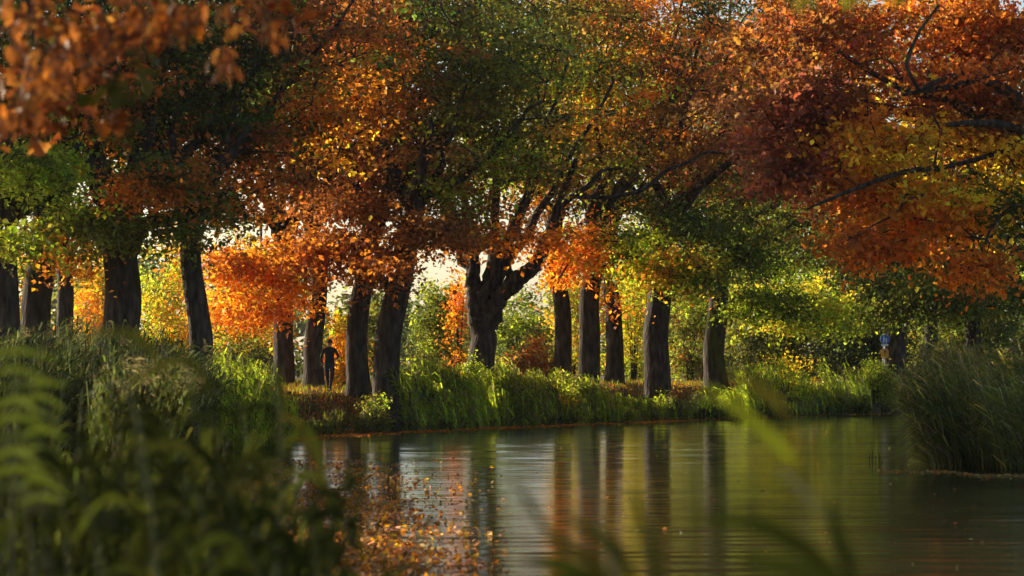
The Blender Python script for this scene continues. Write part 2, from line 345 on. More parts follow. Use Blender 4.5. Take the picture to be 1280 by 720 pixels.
# ---------------------------------------------------------------- the row of oaks on the left bank
def crown_at(px, py, Y, rx, ry, rz): return (at(px, py, Y), (rx, ry, rz))
G = 'oaks lining the river path'
make_tree('dark oak trunk cut by the left edge with a limb reaching right', 8, 84, 36, [(6, 330), (4, 260), (8, 205)],
          [[(6, 275, 84, 26), (30, 250, 84, 22), (60, 215, 83.5, 14), (100, 180, 83, 8)], [(8, 215, 84, 26), (14, 170, 84, 18), (40, 110, 83, 10)], [(14, 268, 84, 18), (30, 262, 84, 17), (52, 248, 84, 12), (84, 240, 84, 7)]],
          crown_at(0, 70, 87, 5.5, 4.0, 4.6), 150, extra=[(55, 215, 82, 45, 22, 26, ['ygreen', 'green', 'ygreen']), (15, 300, 82, 22, 16, 6, ['olive', 'ygreen'])], seed=1)
make_tree('thick leaning oak trunk, second from the left edge', 47, 90, 40, [(48, 380), (54, 300), (60, 238)],
          [[(60, 245, 90, 34), (75, 190, 90, 22), (110, 120, 89, 10)]], crown_at(80, 85, 94, 5.5, 4.5, 4.8), 150,
          extra=[(95, 270, 88, 40, 22, 22, ['green', 'ygreen', 'olive']), (82, 310, 89, 14, 26, 9, ['orange', 'yorange'])], seed=2)
make_tree('slim oak trunk standing back between two thick trunks at left', 82, 112, 22, [(82, 380), (78, 320), (80, 260)], [], crown_at(100, 100, 113, 5, 4.5, 5.5), 110, seed=3)
make_tree('stout oak with vase shaped fork and limb arching right over a bright gap', 148, 88, 50, [(150, 400), (152, 330), (152, 285)],
          [[(150, 310, 88, 38), (138, 270, 88, 26), (122, 240, 87.6, 20), (110, 190, 87, 11)], [(155, 305, 88, 42), (160, 270, 88, 32), (170, 225, 87.6, 22), (190, 150, 87, 12)],
           [(158, 312, 88, 34), (178, 285, 87.7, 19), (202, 272, 87.3, 15), (235, 266, 87, 12), (290, 235, 86, 6)], [(136, 330, 88, 14), (134, 300, 88, 12), (126, 270, 88, 9)]],
          crown_at(180, 85, 91.5, 6.5, 4.2, 4.6), 190, extra=[(205, 225, 85, 60, 22, 22, ['dkgreen', 'green', 'dorange']), (130, 290, 86, 16, 26, 9, ['green', 'olive', 'green']), (225, 290, 86, 26, 18, 9, ['green', 'olive'])], seed=4)
make_tree('straight oak trunk alone between the vase fork oak and the orange leaves', 250, 88, 31, [(250, 440), (246, 380), (240, 320), (236, 282)],
          [[(236, 290, 88, 26), (225, 240, 88, 16), (215, 170, 87, 9)], [(238, 288, 88, 22), (262, 235, 87.5, 13), (310, 160, 87, 7)]],
          crown_at(290, 105, 91, 5.5, 4.5, 4.4), 170, extra=[(285, 262, 90, 40, 22, 16, ['olive', 'green', 'orange']), (190, 235, 85, 30, 12, 12, ['orange', 'dorange'])], seed=5)
make_tree('dark oak trunk half hidden by orange leaves, left of the walker\'s tree', 354, 110, 27, [(354, 430), (358, 350), (356, 300)],
          [[(356, 310, 110, 22), (340, 280, 109, 10), (322, 275, 108, 7)]], crown_at(350, 110, 112, 6, 5, 6), 150,
          extra=[(330, 340, 104, 66, 36, 24, ['orange', 'yorange', 'yellow', 'dorange']), (290, 380, 104, 45, 20, 13, ['yorange', 'yellow', 'orange']), (300, 325, 103, 40, 14, 14, ['orange', 'redbrown']),
                 (322, 388, 103, 34, 14, 8, ['orange', 'dorange'])], seed=6)
make_tree('oak trunk directly behind the walking person', 391, 107, 25, [(391, 440), (398, 380), (398, 320), (392, 280)],
          [[(394, 300, 106, 24), (380, 250, 105, 14), (370, 180, 104, 8)]], crown_at(420, 90, 108, 6, 5, 6), 170,
          extra=[(385, 310, 102, 45, 22, 26, ['redbrown', 'dorange', 'orange']), (372, 372, 104.5, 16, 12, 3, ['orange', 'yorange'])], seed=7)
make_tree('oak trunk leaning right, just right of the walking person', 446, 104, 29, [(447, 440), (450, 380), (458, 330), (466, 296)],
          [[(464, 305, 104, 24), (480, 250, 103, 15), (500, 170, 102, 9)]], crown_at(470, 130, 104, 6, 5, 5), 170,
          extra=[(450, 315, 101, 50, 22, 26, ['redbrown', 'dorange', 'redbrown']), (440, 260, 100, 60, 20, 20, ['redbrown'])], seed=8)
make_tree('leaning oak trunk with a side stub, beside the bright reeds', 484, 101, 35, [(486, 440), (492, 380), (506, 320), (514, 285)],
          [[(512, 295, 101, 30), (520, 240, 100, 18), (540, 150, 99, 10)], [(494, 372, 101, 18), (480, 352, 101, 13), (466, 335, 101, 11), (452, 300, 100, 7)]],
          crown_at(540, 140, 102, 5.5, 5, 5), 160, extra=[(480, 330, 99, 26, 22, 12, ['redbrown', 'dorange']), (540, 290, 98, 50, 20, 22, ['redbrown', 'brown', 'dorange'])], seed=9)
make_tree('oak forking low into three stems, its right stem bent outward', 603, 111, 36, [(602, 440), (604, 415), (603, 396)],
          [[(598, 405, 111, 24), (592, 370, 111, 17), (592, 330, 111, 15), (586, 280, 111, 11), (570, 200, 110, 7)], [(606, 405, 111, 26), (608, 370, 111, 19), (616, 335, 111, 18), (618, 300, 111, 14), (620, 210, 110, 8)],
           [(612, 405, 111, 28), (625, 372, 110.6, 20), (645, 352, 110.3, 22), (668, 332, 110, 18), (682, 305, 110, 15), (700, 250, 109, 10), (720, 200, 108, 7)], [(628, 370, 111, 12), (637, 345, 111, 10), (632, 318, 111, 9), (640, 270, 111, 6)],
           [(480, 60, 104, 9), (515, 48, 104, 13), (545, 36, 104, 14), (600, 0, 105, 11)], [(500, 30, 104, 9), (540, 5, 104, 9), (560, -20, 104, 8)], [(545, 110, 105, 4), (570, 150, 105, 6), (590, 175, 105, 5)]],
          crown_at(620, 100, 112, 6.5, 5, 6.3), 200, extra=[(600, 295, 107, 60, 18, 22, ['yorange', 'orange', 'brown', 'redbrown']), (595, 210, 106, 22, 16, 7, ['ygreen']), (690, 300, 108, 24, 14, 6, ['orange'])], seed=10)
make_tree('slender oak trunk right of the triple stemmed oak', 704, 119, 23, [(703, 430), (700, 370), (694, 325), (690, 290)], [[(692, 300, 119, 18), (700, 240, 118, 10), (690, 160, 117, 6)]],
          crown_at(690, 110, 120, 5, 5, 6), 120, extra=[(720, 320, 112, 34, 16, 14, ['orange', 'yorange']), (705, 345, 112, 20, 10, 5, ['orange'])], seed=11)
make_tree('broad pale brown oak trunk leaning right behind the reeds', 735, 117, 28, [(735, 430), (738, 380), (742, 345), (748, 300)],
          [[(746, 310, 117, 22), (740, 260, 116, 13), (770, 200, 114, 7)], [(690, 262, 110, 6), (712, 248, 110, 8), (735, 232, 110, 7), (752, 214, 110, 5), (778, 210, 110, 3)], [(722, 246, 110, 5), (765, 246, 110, 5), (805, 236, 110, 6), (832, 214, 110, 5), (862, 202, 110, 4), (885, 190, 110, 3), (925, 194, 110, 2)],
           [(675, 160, 110, 12), (695, 152, 110, 11), (712, 146, 110, 7)], [(604, 35, 108, 8), (650, 52, 108, 6), (700, 62, 108, 4), (722, 72, 108, 3)]],
          crown_at(750, 120, 118, 6, 5.5, 6), 190, extra=[(760, 300, 111, 50, 18, 20, None)], seed=12)
make_tree('dark oak trunk overlapping the broad trunk on its right', 767, 127, 23, [(768, 430), (768, 385), (760, 350), (758, 300)], [], crown_at(790, 60, 128, 5.5, 5, 6), 110,
          extra=[(762, 372, 118, 12, 12, 3, ['orange'])], seed=13)
make_tree('thickest upright oak trunk above the sunny reeds right of centre', 820, 123, 34, [(821, 440), (823, 390), (824, 350), (826, 310)],
          [[(826, 320, 123, 28), (830, 260, 121, 14), (800, 190, 119, 8)], [(826, 315, 123, 20), (858, 250, 120, 12), (930, 190, 117, 7)]],
          crown_at(850, 130, 123, 6.5, 6, 6), 210, extra=[(830, 335, 115, 50, 18, 24, ['orange', 'ygreen', 'yellow']), (790, 335, 115, 20, 25, 9, ['ygreen']), (870, 345, 115, 30, 30, 16, ['ygreen', 'olive', 'green']), (850, 280, 114, 60, 25, 26, None)], seed=14)
make_tree('blurred dark oak trunk tapering upward at right of the row', 894, 131, 28, [(894, 440), (895, 400), (898, 360), (902, 320)],
          [[(901, 335, 131, 22), (910, 280, 130, 13), (950, 220, 127, 7)]], crown_at(940, 230, 131, 6.5, 6, 5), 200,
          extra=[(930, 320, 122, 60, 30, 34, ['green', 'dkgreen', 'ygreen']), (960, 375, 121, 55, 22, 34, ['ygreen', 'ygreen', 'green'])], seed=15)
make_tree('shaded oak trunk behind the blue round sign', 1119, 150, 30, [(1119, 430), (1120, 400), (1118, 350), (1110, 300)], [[(1112, 330, 150, 20), (1080, 270, 148, 12), (1030, 220, 146, 7)]],
          crown_at(1060, 290, 148, 8, 6, 6), 260, extra=[(1005, 385, 136, 60, 30, 70, ['ygreen', 'yellow', 'ygreen']), (1070, 385, 147, 50, 18, 30, ['ygreen', 'ygreen', 'green']), (1090, 350, 147, 70, 25, 30, ['dkgreen', 'green'])], seed=16)
make_tree('thin dark trunk above the right hand reeds near the sign', 1163, 154, 18, [(1163, 420), (1164, 380), (1170, 330)], [], crown_at(1170, 260, 155, 7, 6, 7), 180, seed=17)
make_tree('dim green oak rising behind the right hand reeds', 1215, 118, 20, [(1215, 400), (1213, 360), (1222, 320)], [[(1215, 360, 118, 12), (1200, 330, 117, 6), (1180, 318, 116, 4)]],
          crown_at(1215, 300, 119, 5, 4.5, 4.5), 210, extra=[(1180, 370, 114, 60, 22, 26, ['green', 'dkgreen', 'olive']), (1120, 385, 116, 30, 14, 10, ['green', 'olive'])], seed=18)
for X_, Yt, sd_ in ((-22.5, 80, 60), (-21.5, 68, 61), (-24, 93, 62)):  # continue the row out of view, added to shade the left bank reeds
    make_tree({60: 'unseen row oak added for shade just outside the left edge, nearest beside the first visible trunk', 61: 'nearest unseen row oak, added for shade outside the left edge beside the grey reeds', 62: 'row oak added outside the left edge, farthest of the unseen ones'}[sd_],
              640 + X_ / Yt * F, Yt, 44, [(640 + X_ / Yt * F, 330), (640 + X_ / Yt * F + 10, 200)], [], ((X_, Yt, 11.4), (5.4, 5.4, 4.8)), 130, seed=sd_, anchors=[(-400, 100, 'green'), (-300, 200, 'olive'), (-500, 100, 'dorange')], per=110, size=.20)
# the big copper oak overhanging from the right bank; its trunk stands outside the frame
make_tree('big copper and orange oak overhanging the river from the right', 1392, 80, 60, [(1390, 380), (1388, 280), (1392, 200)],
          [[(1390, 220, 80, 40), (1340, 160, 79, 26), (1285, 138, 78, 19), (1262, 115, 77.5, 15), (1225, 98, 77, 11), (1190, 95, 76, 8), (1150, 112, 75, 5)], [(1225, 98, 77, 9), (1190, 108, 76.5, 9), (1160, 112, 76, 7), (1130, 118, 75, 4)],
           [(1388, 230, 80, 34), (1330, 180, 79, 20), (1280, 162, 77, 13), (1230, 153, 76, 10), (1185, 155, 75, 6)], [(1280, 180, 77, 8), (1200, 205, 76, 6), (1130, 215, 75, 7), (1080, 232, 74.5, 6), (1030, 252, 74, 4), (1008, 262, 74, 2)],
           [(1150, 112, 75, 5), (1135, 80, 75, 5), (1150, 40, 75, 4), (1175, 5, 75, 3)], [(1300, 250, 77, 8), (1262, 262, 76, 6), (1240, 285, 75.5, 4), (1232, 305, 75, 3)]],
          (at(1200, 120, 80), (7.0, 5.5, 4.9)), 330, extra=[(1000, 130, 77, 60, 50, 60, None), (1080, 190, 76, 70, 50, 60, None), (990, 215, 77, 45, 25, 22, None), (1160, 260, 76, 80, 25, 46, None), (1100, 310, 76, 60, 22, 24, None), (1230, 340, 76, 35, 14, 10, ['orange', 'dorange']),
           (1020, 40, 78, 80, 40, 40, None), (1230, 50, 79, 70, 50, 60, None), (1250, 160, 79, 50, 40, 34, None), (1190, 120, 79, 60, 40, 34, None)], anchors=ANCH_R, per=72, size=.168, spread=.83, lobed=True, lift=0, auto=5, seed=19, group=None)
# far trees behind the canopy
for i, (px, Y, cpy, rx, rz, lab) in enumerate([
        (900, 178, 60, 8, 13, 'tall shadowed green tree far behind the canopy at top right of centre'),
        (985, 190, 200, 9, 12, 'dark green tree far back over the river bend'),
        (1130, 200, 170, 9, 13, 'dark tree far back behind the copper oak')]):
    make_tree(lab, px, Y, 16, [(px, 380), (px + 4, 330), (px, 270)], [], crown_at(px, cpy, Y, rx, rx * .8, rz), 170, group='trees standing behind the oak row',
              anchors=[(px, cpy, 'dkgreen'), (px + 60, cpy + 40, 'green'), (px - 60, cpy - 40, 'olive'), (px - 40, cpy + 70, 'green')], name='background_tree', per=90, size=.34, spread=1.6, auto=4, seed=30 + i)

# ---------------------------------------------------------------- shrubs
def shrub(label, px, Y, top, wpx, cols, n=70, per=62, size=.14, spread=.5, group='shrubs behind the oaks', name='shrub', bot=None, stems=7):
    x = gx(px, Y); z0 = gz(x, Y); h = HC + (HY - top) / F * Y - z0; w = wpx / 2 / F * Y
    t = empty(name, (x, Y, z0)); tag(t, label, 'bush', group)
    S = []
    while len(S) < n:
        p = rng.uniform(-1, 1, 3); p[2] = rng.uniform(0.05, 1)
        lim = 1.0 if p[2] < .55 else math.sqrt(max(0, 1 - ((p[2] - .55) / .45) ** 2)) * .9 + .1
        if math.hypot(p[0], p[1]) > lim: continue
        S.append((x + p[0] * w, Y + p[1] * w * .8, z0 + p[2] * h * (1 + .12 * math.sin(p[0] * 5 + px))))
    S = np.array(S); C = np.array([PALA[cols[i]] for i in rng.integers(0, len(cols), n)])
    T = Tubes(); nodes = []
    for k in range(stems):
        a = rng.uniform(0, 6.28); e = np.array((x + math.cos(a) * w * .5, Y + math.sin(a) * w * .4, z0 + h * rng.uniform(.5, .85)))
        p = polyline([(x + .1 * math.cos(a), Y + .1 * math.sin(a), z0 - .1), (x + math.cos(a) * w * .2, Y, z0 + h * .35), e], 7); T.add(p, np.linspace(.045, .012, 7), 5); nodes += list(p[2:])
    twigs(T, S, nodes, r0=.02); tag(T.build('stems', M_TWIG, t), kind='stuff')
    v, f, cc = foliage(S, C, per, size, spread, flat=.8); tag(mesh_obj('foliage', v, f, M_LEAF, t, cc), kind='stuff')
for a in [
 ('yellow and orange bush glimpsed at the left edge', 22, 122, 335, 60, ['yellow', 'orange', 'ygreen'], 60),
 ('orange yellow bush between the thin trunk and the stout forked oak', 108, 124, 372, 66, ['orange', 'yorange', 'ygreen'], 70),
 ('tall sunlit orange and lime bush right of the stout forked oak', 200, 124, 345, 78, ['orange', 'lime', 'ygreen', 'yellow'], 110),
 ('orange tinted bush right of the straight oak trunk', 290, 126, 352, 90, ['yorange', 'lime', 'olive', 'yellow'], 100),
 ('low green undergrowth left of the walking person', 320, 118, 425, 110, ['olive', 'green', 'dkgreen'], 70),
 ('bright yellow orange shrub beside the walking person', 430, 109, 400, 40, ['yellow', 'orange', 'ygreen', 'yorange'], 50),
 ('dark green bush between the two leaning oaks', 470, 128, 372, 60, ['dkgreen', 'green', 'olive'], 60),
 ('loose green sapling bush left of the triple stemmed oak', 545, 124, 345, 60, ['green', 'ygreen', 'olive', 'green'], 90),
 ('narrow orange sapling against the triple stemmed oak', 574, 122, 340, 24, ['orange', 'yorange'], 26),
 ('rounded green bush right of the triple stemmed oak', 655, 130, 372, 84, ['green', 'green', 'ygreen', 'grey'], 110),
 ('low rusty red shrub under the rounded green bush', 668, 120, 432, 70, ['dorange', 'redbrown', 'olive', 'green'], 44),
 ('bright lime bush seen between slender trunks', 716, 140, 345, 44, ['ygreen', 'yellow', 'olive'], 60),
 ('glowing yellow bush left of the thickest upright trunk', 792, 142, 325, 56, ['yellow', 'ygreen', 'ygreen'], 100),
 ('russet and olive bush between the two right hand row trunks', 862, 145, 350, 66, ['olive', 'brown', 'ygreen', 'green'], 90),
 ('dull green bush right of the blurred oak trunk', 935, 150, 385, 70, ['dkgreen', 'olive', 'grey'], 80),
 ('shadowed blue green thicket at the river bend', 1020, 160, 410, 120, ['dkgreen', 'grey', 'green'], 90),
 ('sunlit yellow bush behind the sign oak', 1143, 172, 372, 30, ['yellow', 'ygreen'], 40),
 ('orange and yellow bush behind the thin right trunk', 1196, 172, 370, 50, ['yorange', 'yellow', 'ygreen'], 50)]:
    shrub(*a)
for lab, px, Yo, top, w, cols, n in [('leafy green waterside bush at the left end of the bright reeds', 523, 1.2, 470, 34, ['green', 'ygreen'], 22), ('tall lime willow herb clump among the bright reeds', 590, 1.5, 446, 40, ['ygreen', 'green'], 26),
        ('yellowing waterside bush under the slender oak trunk', 705, 1.2, 468, 46, ['ygreen', 'olive', 'yellow'], 26), ('low straw coloured clump below the thickest upright trunk', 842, 1.0, 486, 34, ['straw', 'ygreen', 'brown'], 18),
        ('bright lime bush on the water right of the tapering trunk', 985, 2.5, 440, 70, ['ygreen', 'ygreen', 'yellow'], 50), ('small green bush at the water right of the walking person', 470, .8, 500, 30, ['green', 'olive', 'ygreen'], 16)]:
    L_ = polyline(RIVER[6:15], 400); i_ = np.argmin(np.abs(640 + L_[:, 0] / L_[:, 1] * F - px)); shrub(lab, px, L_[i_, 1] + Yo, top, w, cols, n, 75, .11, .32, group='bushes along the waterline')
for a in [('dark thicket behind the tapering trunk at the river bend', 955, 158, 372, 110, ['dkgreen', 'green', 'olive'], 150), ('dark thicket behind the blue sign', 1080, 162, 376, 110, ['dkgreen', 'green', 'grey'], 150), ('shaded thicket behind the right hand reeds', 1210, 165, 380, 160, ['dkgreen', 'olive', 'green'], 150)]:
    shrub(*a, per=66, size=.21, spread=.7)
shrub('leafy lime bush at the waterside below the blue sign', 1096, 139.2, 458, 56, ['ygreen', 'olive', 'ygreen'], 60, 70, .14, .45, group=None)
shrub('sunny yellow green bush overhanging the water right of centre reeds', 640, 109.5, 470, 60, ['ygreen', 'green', 'olive'], 40, 70, .10, .35, group=None)

for a in [('golden young tree between the thin trunk and the stout forked oak', 118, 158, 290, 60, ['yellow', 'olive', 'ygreen', 'yorange'], 60), ('golden green young tree left of the straight oak trunk', 215, 162, 285, 70, ['ygreen', 'yellow', 'olive', 'yorange'], 80), ('tall yellow young tree behind the orange leaves', 310, 160, 290, 84, ['yellow', 'yorange', 'ygreen', 'olive'], 90),
          ('tall golden tree glowing behind the slender trunks', 725, 166, 285, 90, ['yellow', 'ygreen', 'olive', 'yorange'], 120), ('tall lime tree behind the thickest upright trunk', 800, 170, 285, 90, ['ygreen', 'yellow', 'olive'], 130), ('tall olive tree left of the tapering trunk', 865, 168, 290, 80, ['olive', 'ygreen', 'brown'], 110)]:
    shrub(*a, per=60, size=.19, spread=.75, group='young trees beyond the oaks', name='young_tree')
# hazy leafless tree and the far wood
t = empty('bare_tree', (gx(108, 210), 210, 1.45)); tag(t, 'hazy leafless tree seen through the left gap', 'tree')
T = Tubes(); p = polyline([at(108, 440, 210), at(110, 370, 210), at(108, 300, 210), at(106, 240, 210)], 14); T.add(p, np.linspace(.28, .05, 14), 8); T.build('trunk', M_BARK, t)
T = Tubes()
for k in range(34):
    i = rng.integers(3, 13); a = p[i]; s = rng.choice((-1, 1)); L = rng.uniform(1, 3.6) * (1 - i / 20)
    T.add(polyline([a, a + np.array((s * L * .5, rng.uniform(-1, 1), .1 * L)), a + np.array((s * L, rng.uniform(-1.5, 1.5), rng.uniform(-.2, .5) * L))], 6), np.linspace(.07, .015, 6), 4)
tag(T.build('branches', M_BARK, t), kind='stuff')
S = []
for k in range(330):
    px = rng.uniform(-60, 1340); Y = rng.uniform(240, 330); h = (11 if px < 380 else 4.5) + 2 * math.sin(px * .013 + 1) + 1.5 * math.sin(px * .041) + (7 if px > 760 else 0)
    S.append((gx(px, Y), Y, 1.5 + rng.uniform(0, 1) ** .7 * h))
S = np.array(S); C = np.array([PALA[k] for k in rng.choice(['grey', 'green', 'dkgreen', 'olive', 'green'], len(S))])
v, f, cc = foliage(S, C, 110, .75, 3.2, flat=.8); tag(mesh_obj('far_wood', v, f, M_LEAF, None, cc), 'hazy far wood behind the meadow seen between the trunks', 'wood', kind='stuff')

# ---------------------------------------------------------------- reeds
_cl = {}
def clump(x, y, size=1.3):
    k = (int(math.floor(x / size + .3 * math.sin(y))), int(math.floor(y / size + .3 * math.sin(x * 1.3))))
    if k not in _cl: _cl[k] = (rng.random(), rng.random(), rng.uniform(0, 6.28), math.exp(rng.normal(0, .22)))
    return _cl[k]
def reeds(name, label, B, H, cols, nleaf=7, wind=(.25, 0), ll=.5, lw=.03, plume=.15, parent=None, lean=.16, cat='reeds', cut=.45, cs=1.3):
    """B (n,3) bases, H heights: a stem and drooping blades for each reed"""
    CL = np.array([clump(b_[0], b_[1], cs) for b_ in B]); k_ = (CL[:, 1] > .14) | (rng.random(len(B)) < .25); B = B[k_]; CL = CL[k_]; H = np.asarray(H)[k_] * (1 - cut * (1 - CL[:, 0]) ** 1.6)
    n = len(B); az = CL[:, 2] + rng.normal(0, .9, n)
    tip = B + np.stack([np.cos(az) * lean * H + wind[0] * H, np.sin(az) * lean * H + wind[1] * H, H], -1)
    def stem(t): t = t[:, None]; return B + (tip - B) * np.concatenate([t ** 1.6, t ** 1.6, t * (1 - .05 * t)], 1)
    V = []; Fc = []; CC = []; base = 0
    C0 = np.array([PALA[cols[i]] for i in rng.integers(0, len(cols), n)]) * np.exp(rng.normal(0, .2, (n, 1))) * CL[:, 3:4]
    def ribbon(pts, ws, side, C):
        nonlocal base
        k = len(pts); m_ = len(pts[0]); arr = []
        for p_, w in zip(pts, ws): arr += [p_ - side * w, p_ + side * w]
        V.append(np.stack(arr, 1).reshape(-1, 3)); i = np.arange(m_)[:, None, None] * (2 * k) + base
        fs = []
        for j in range(k - 1): a = 2 * j; fs += [(a, a + 1, a + 3), (a, a + 3, a + 2)]
        fs = np.array(fs)
        if ws[-1] == 0: fs = np.array([f_ for f_ in fs.tolist() if f_ != [2 * (k - 2), 2 * (k - 2) + 3, 2 * (k - 2) + 2]])
        Fc.append((i + fs[None]).reshape(-1, 3)); CC.append(np.repeat(C, len(fs), 0)); base += m_ * 2 * k
    side = np.stack([np.cos(az + 1), np.sin(az + 1), np.zeros(n)], -1)
    one = np.ones(n)
    ribbon([stem(one * 0), stem(one * .5), stem(one)], [.012, .010, .006], side, C0 * .8)
    for j in range(nleaf):
        t = np.clip((j + rng.uniform(.2, 1, n)) / nleaf * .88 + .1, 0, .98); o = stem(t); a = rng.uniform(0, 2 * np.pi, n)
        L = ll * rng.uniform(.7, 1.2, n) * (1.1 - .45 * t)
        d = np.stack([np.cos(a) * .6 + wind[0] * 3, np.sin(a) * .6 + wind[1] * 3, rng.uniform(.5, 1.1, n)], -1); d = unit(d); dn = d.copy(); dn[:, 2] -= 1.1; dn = unit(dn)
        p1 = o + d * (L * .5)[:, None]; p2 = p1 + dn * (L * .5)[:, None]; s_ = unit(np.cross(d, np.array((0, 0, 1.0)) + rng.normal(0, .5, (n, 3))))
        ribbon([o, p1, p2], [lw * .5, lw * .5, 0], s_, C0 * np.exp(rng.normal(0, .25, (n, 1))) * np.exp(rng.normal(0, .08, (n, 3))))
    k = rng.random(n) < plume
    if k.any():
        Bp = stem(one)[k]; m_ = k.sum(); dd = np.array((wind[0] + .3, wind[1], 0))
        for r_ in range(14):
            q0 = Bp + np.array((0, 0, .02 * r_ - .1)); q1 = q0 + (rng.normal(0, .05, (m_, 3)) + dd * .22 + np.array((0, 0, .02 - .008 * r_)))
            ribbon([q0, (q0 + q1) / 2 + np.array((0, 0, .02)), q1], [.006, .016, 0], unit(rng.normal(0, 1, (m_, 3))), np.tile(np.array((.12, .105, .07)), (m_, 1)) * np.exp(rng.normal(0, .2, (m_, 1))))
    o = mesh_obj(name, np.vstack(V), np.vstack(Fc), M_REED, parent, np.vstack(CC))
    if label: tag(o, label, cat, kind='stuff')
    return o
def bank_points(segs, n):
    """segs: (px0, px1, Y offset range from the waterline inland, top py0, top py1) -> bases on the left bank and heights"""
    out = []; hs_ = []
    L = polyline(RIVER[6:15], 400); Lpx = 640 + L[:, 0] / L[:, 1] * F
    for px0, px1, lo, hi, t0, t1, k in segs:
        for _ in range(int(k * n)):
            px = rng.uniform(px0, px1); i = np.argmin(np.abs(Lpx - px)); off = rng.uniform(lo, hi); Y = L[i, 1] + off; x = gx(px, Y)
            top = np.interp(px, (px0, px1), (t0, t1)) + abs(rng.normal(0, 18)) + 9 * math.sin(px * .055) * math.sin(px * .021 + 2) + 5 * math.sin(px * .19 + 1); z = max(gz(x, Y), -.15); h = HC + (HY - top) / F * Y - z - rng.uniform(0, .5)
            if h > .25: out.append((x, Y, z)); hs_.append(h)
    return np.array(out), np.array(hs_)
B, H = bank_points([(505, 650, -.2, 3.5, 440, 445, 1.5), (650, 760, -.2, 3.5, 455, 458, 1.0), (760, 880, -.3, 3, 476, 492, .7), (930, 1090, -.2, 4, 446, 440, 1.3), (880, 930, -.2, 2, 490, 475, .2)], 1300)
reeds('bank_reeds', 'sunlit green reeds along the far waterline under the oaks', B, H, ['lime', 'ygreen', 'lime', 'straw', 'ygreen'], nleaf=10, wind=(-.20, 0), ll=.75, lw=.05, plume=.03, cut=.75, cs=1.7)  # sunlight on these reeds is put into the lighter lime blades
B, H = bank_points([(345, 520, -.1, 1.6, 520, 512, .5), (400, 520, .5, 2.0, 488, 498, .08), (500, 900, -.2, .8, 522, 505, .8), (900, 1120, -.2, .8, 500, 500, .5)], 1500)
reeds('waterside_sedge', 'low dark sedge fringing the far waterline', B, H, ['dkgreen', 'green', 'olive', 'grey'], nleaf=7, wind=(.1, 0), ll=.45, lw=.035, plume=.05)
# left bank, middle distance
def scatter(px0, px1, y0, y1, top_fn, n, wet=.6, zmin=-.1):
    out = []; hs_ = []
    while len(out) < n:
        Y = rng.uniform(y0, y1); px = rng.uniform(px0, px1); x = gx(px, Y); s = sd1(x, Y)
        if s < -wet: continue
        z = max(gz(x, Y), zmin); h = HC + (HY - top_fn(px, Y)) / F * Y - z - rng.uniform(0, .45)
        if h < .3: continue
        out.append((x, Y, z)); hs_.append(h)
    return np.array(out), np.array(hs_)
B, H = scatter(-60, 260, 55, 78, lambda p, y: np.interp(p, (-60, 0, 90, 200, 260), (405, 408, 400, 412, 450)) + rng.normal(0, 8), 2600)
reeds('left_bank_reeds', 'grey green plumed reeds topping the left bank before the thick trunks', B, H, ['grey', 'dkgreen', 'grey', 'shade_green'], nleaf=9, wind=(.18, 0), ll=.7, lw=.034, plume=.07)  # shade of the bank is part of these dimmed colours
B, H = scatter(170, 372, 78, 95, lambda p, y: np.interp(p, (170, 250, 330, 372), (455, 444, 448, 500)) + rng.normal(0, 7), 2300)
reeds('sunlit_left_reeds', 'bright green reeds below the straight oak left of the person', B, H, ['lime', 'ygreen', 'green', 'ygreen'], nleaf=8, wind=(-.08, 0), ll=.6, lw=.045, plume=.05)  # lime tones paint the sun on this stretch
B, H = scatter(120, 350, 34, 56, lambda p, y: np.interp(p, (120, 200, 280, 350), (440, 445, 480, 545)) + rng.normal(0, 9), 1800, wet=.9)
reeds('shaded_left_reeds', 'shaded dark green reeds in the middle of the left bank', B, H, ['dkgreen', 'dkgreen', 'grey', 'shade_green'], nleaf=8, wind=(.10, 0), ll=.5, lw=.03, plume=.1)  # shaded look is painted with the darkest greens
# right bank clump
def scat_r(n):
    out = []; hs_ = []
    while len(out) < n:
        Y = rng.uniform(63, 100); px = rng.uniform(1160, 1350); x = gx(px, Y)
        ymin = 64 + (px - 1290) * -.02 if px > 1140 else 66 + (1140 - px) * .9
        if Y < ymin: continue
        if Y > 72 and rng.random() < .5: continue
        z = max(gz(x, Y), -.15); top = np.interp(px, (1150, 1165, 1185, 1210, 1280), (500, 466, 436, 412, 424)) + abs(rng.normal(0, 16)) + 6 * math.sin(px * .08)
        h = HC + (HY - top) / F * Y - z - rng.uniform(0, .5); out.append((x, Y, z)); hs_.append(h)
    return np.array(out), np.array(hs_)
B, H = scat_r(4200)
reeds('right_bank_reeds', 'tall grey green reed bed leaning over the water at right', B, H, ['grey', 'green', 'straw', 'olive', 'grey'], nleaf=11, wind=(-.26, 0), ll=.9, lw=.028, plume=.14, lean=.14)
# foreground reeds, out of focus
B, H = scatter(-40, 340, 8, 20, lambda p, y: np.interp(p, (-40, 40, 110, 180, 240, 290, 340), (455, 460, 478, 500, 560, 640, 715)) + rng.normal(0, 22), 1250, wet=1.5, zmin=-.2)
reeds('foreground_reeds', 'blurred dark green reeds filling the lower left foreground', B, H, ['shade_green', 'dkgreen', 'shade_green', 'shade_green', 'shade_green', 'dkgreen'], nleaf=12, wind=(.16, 0), ll=.40, lw=.020, plume=0, cs=.35, cut=.25)  # near bank shade put into the blade colour

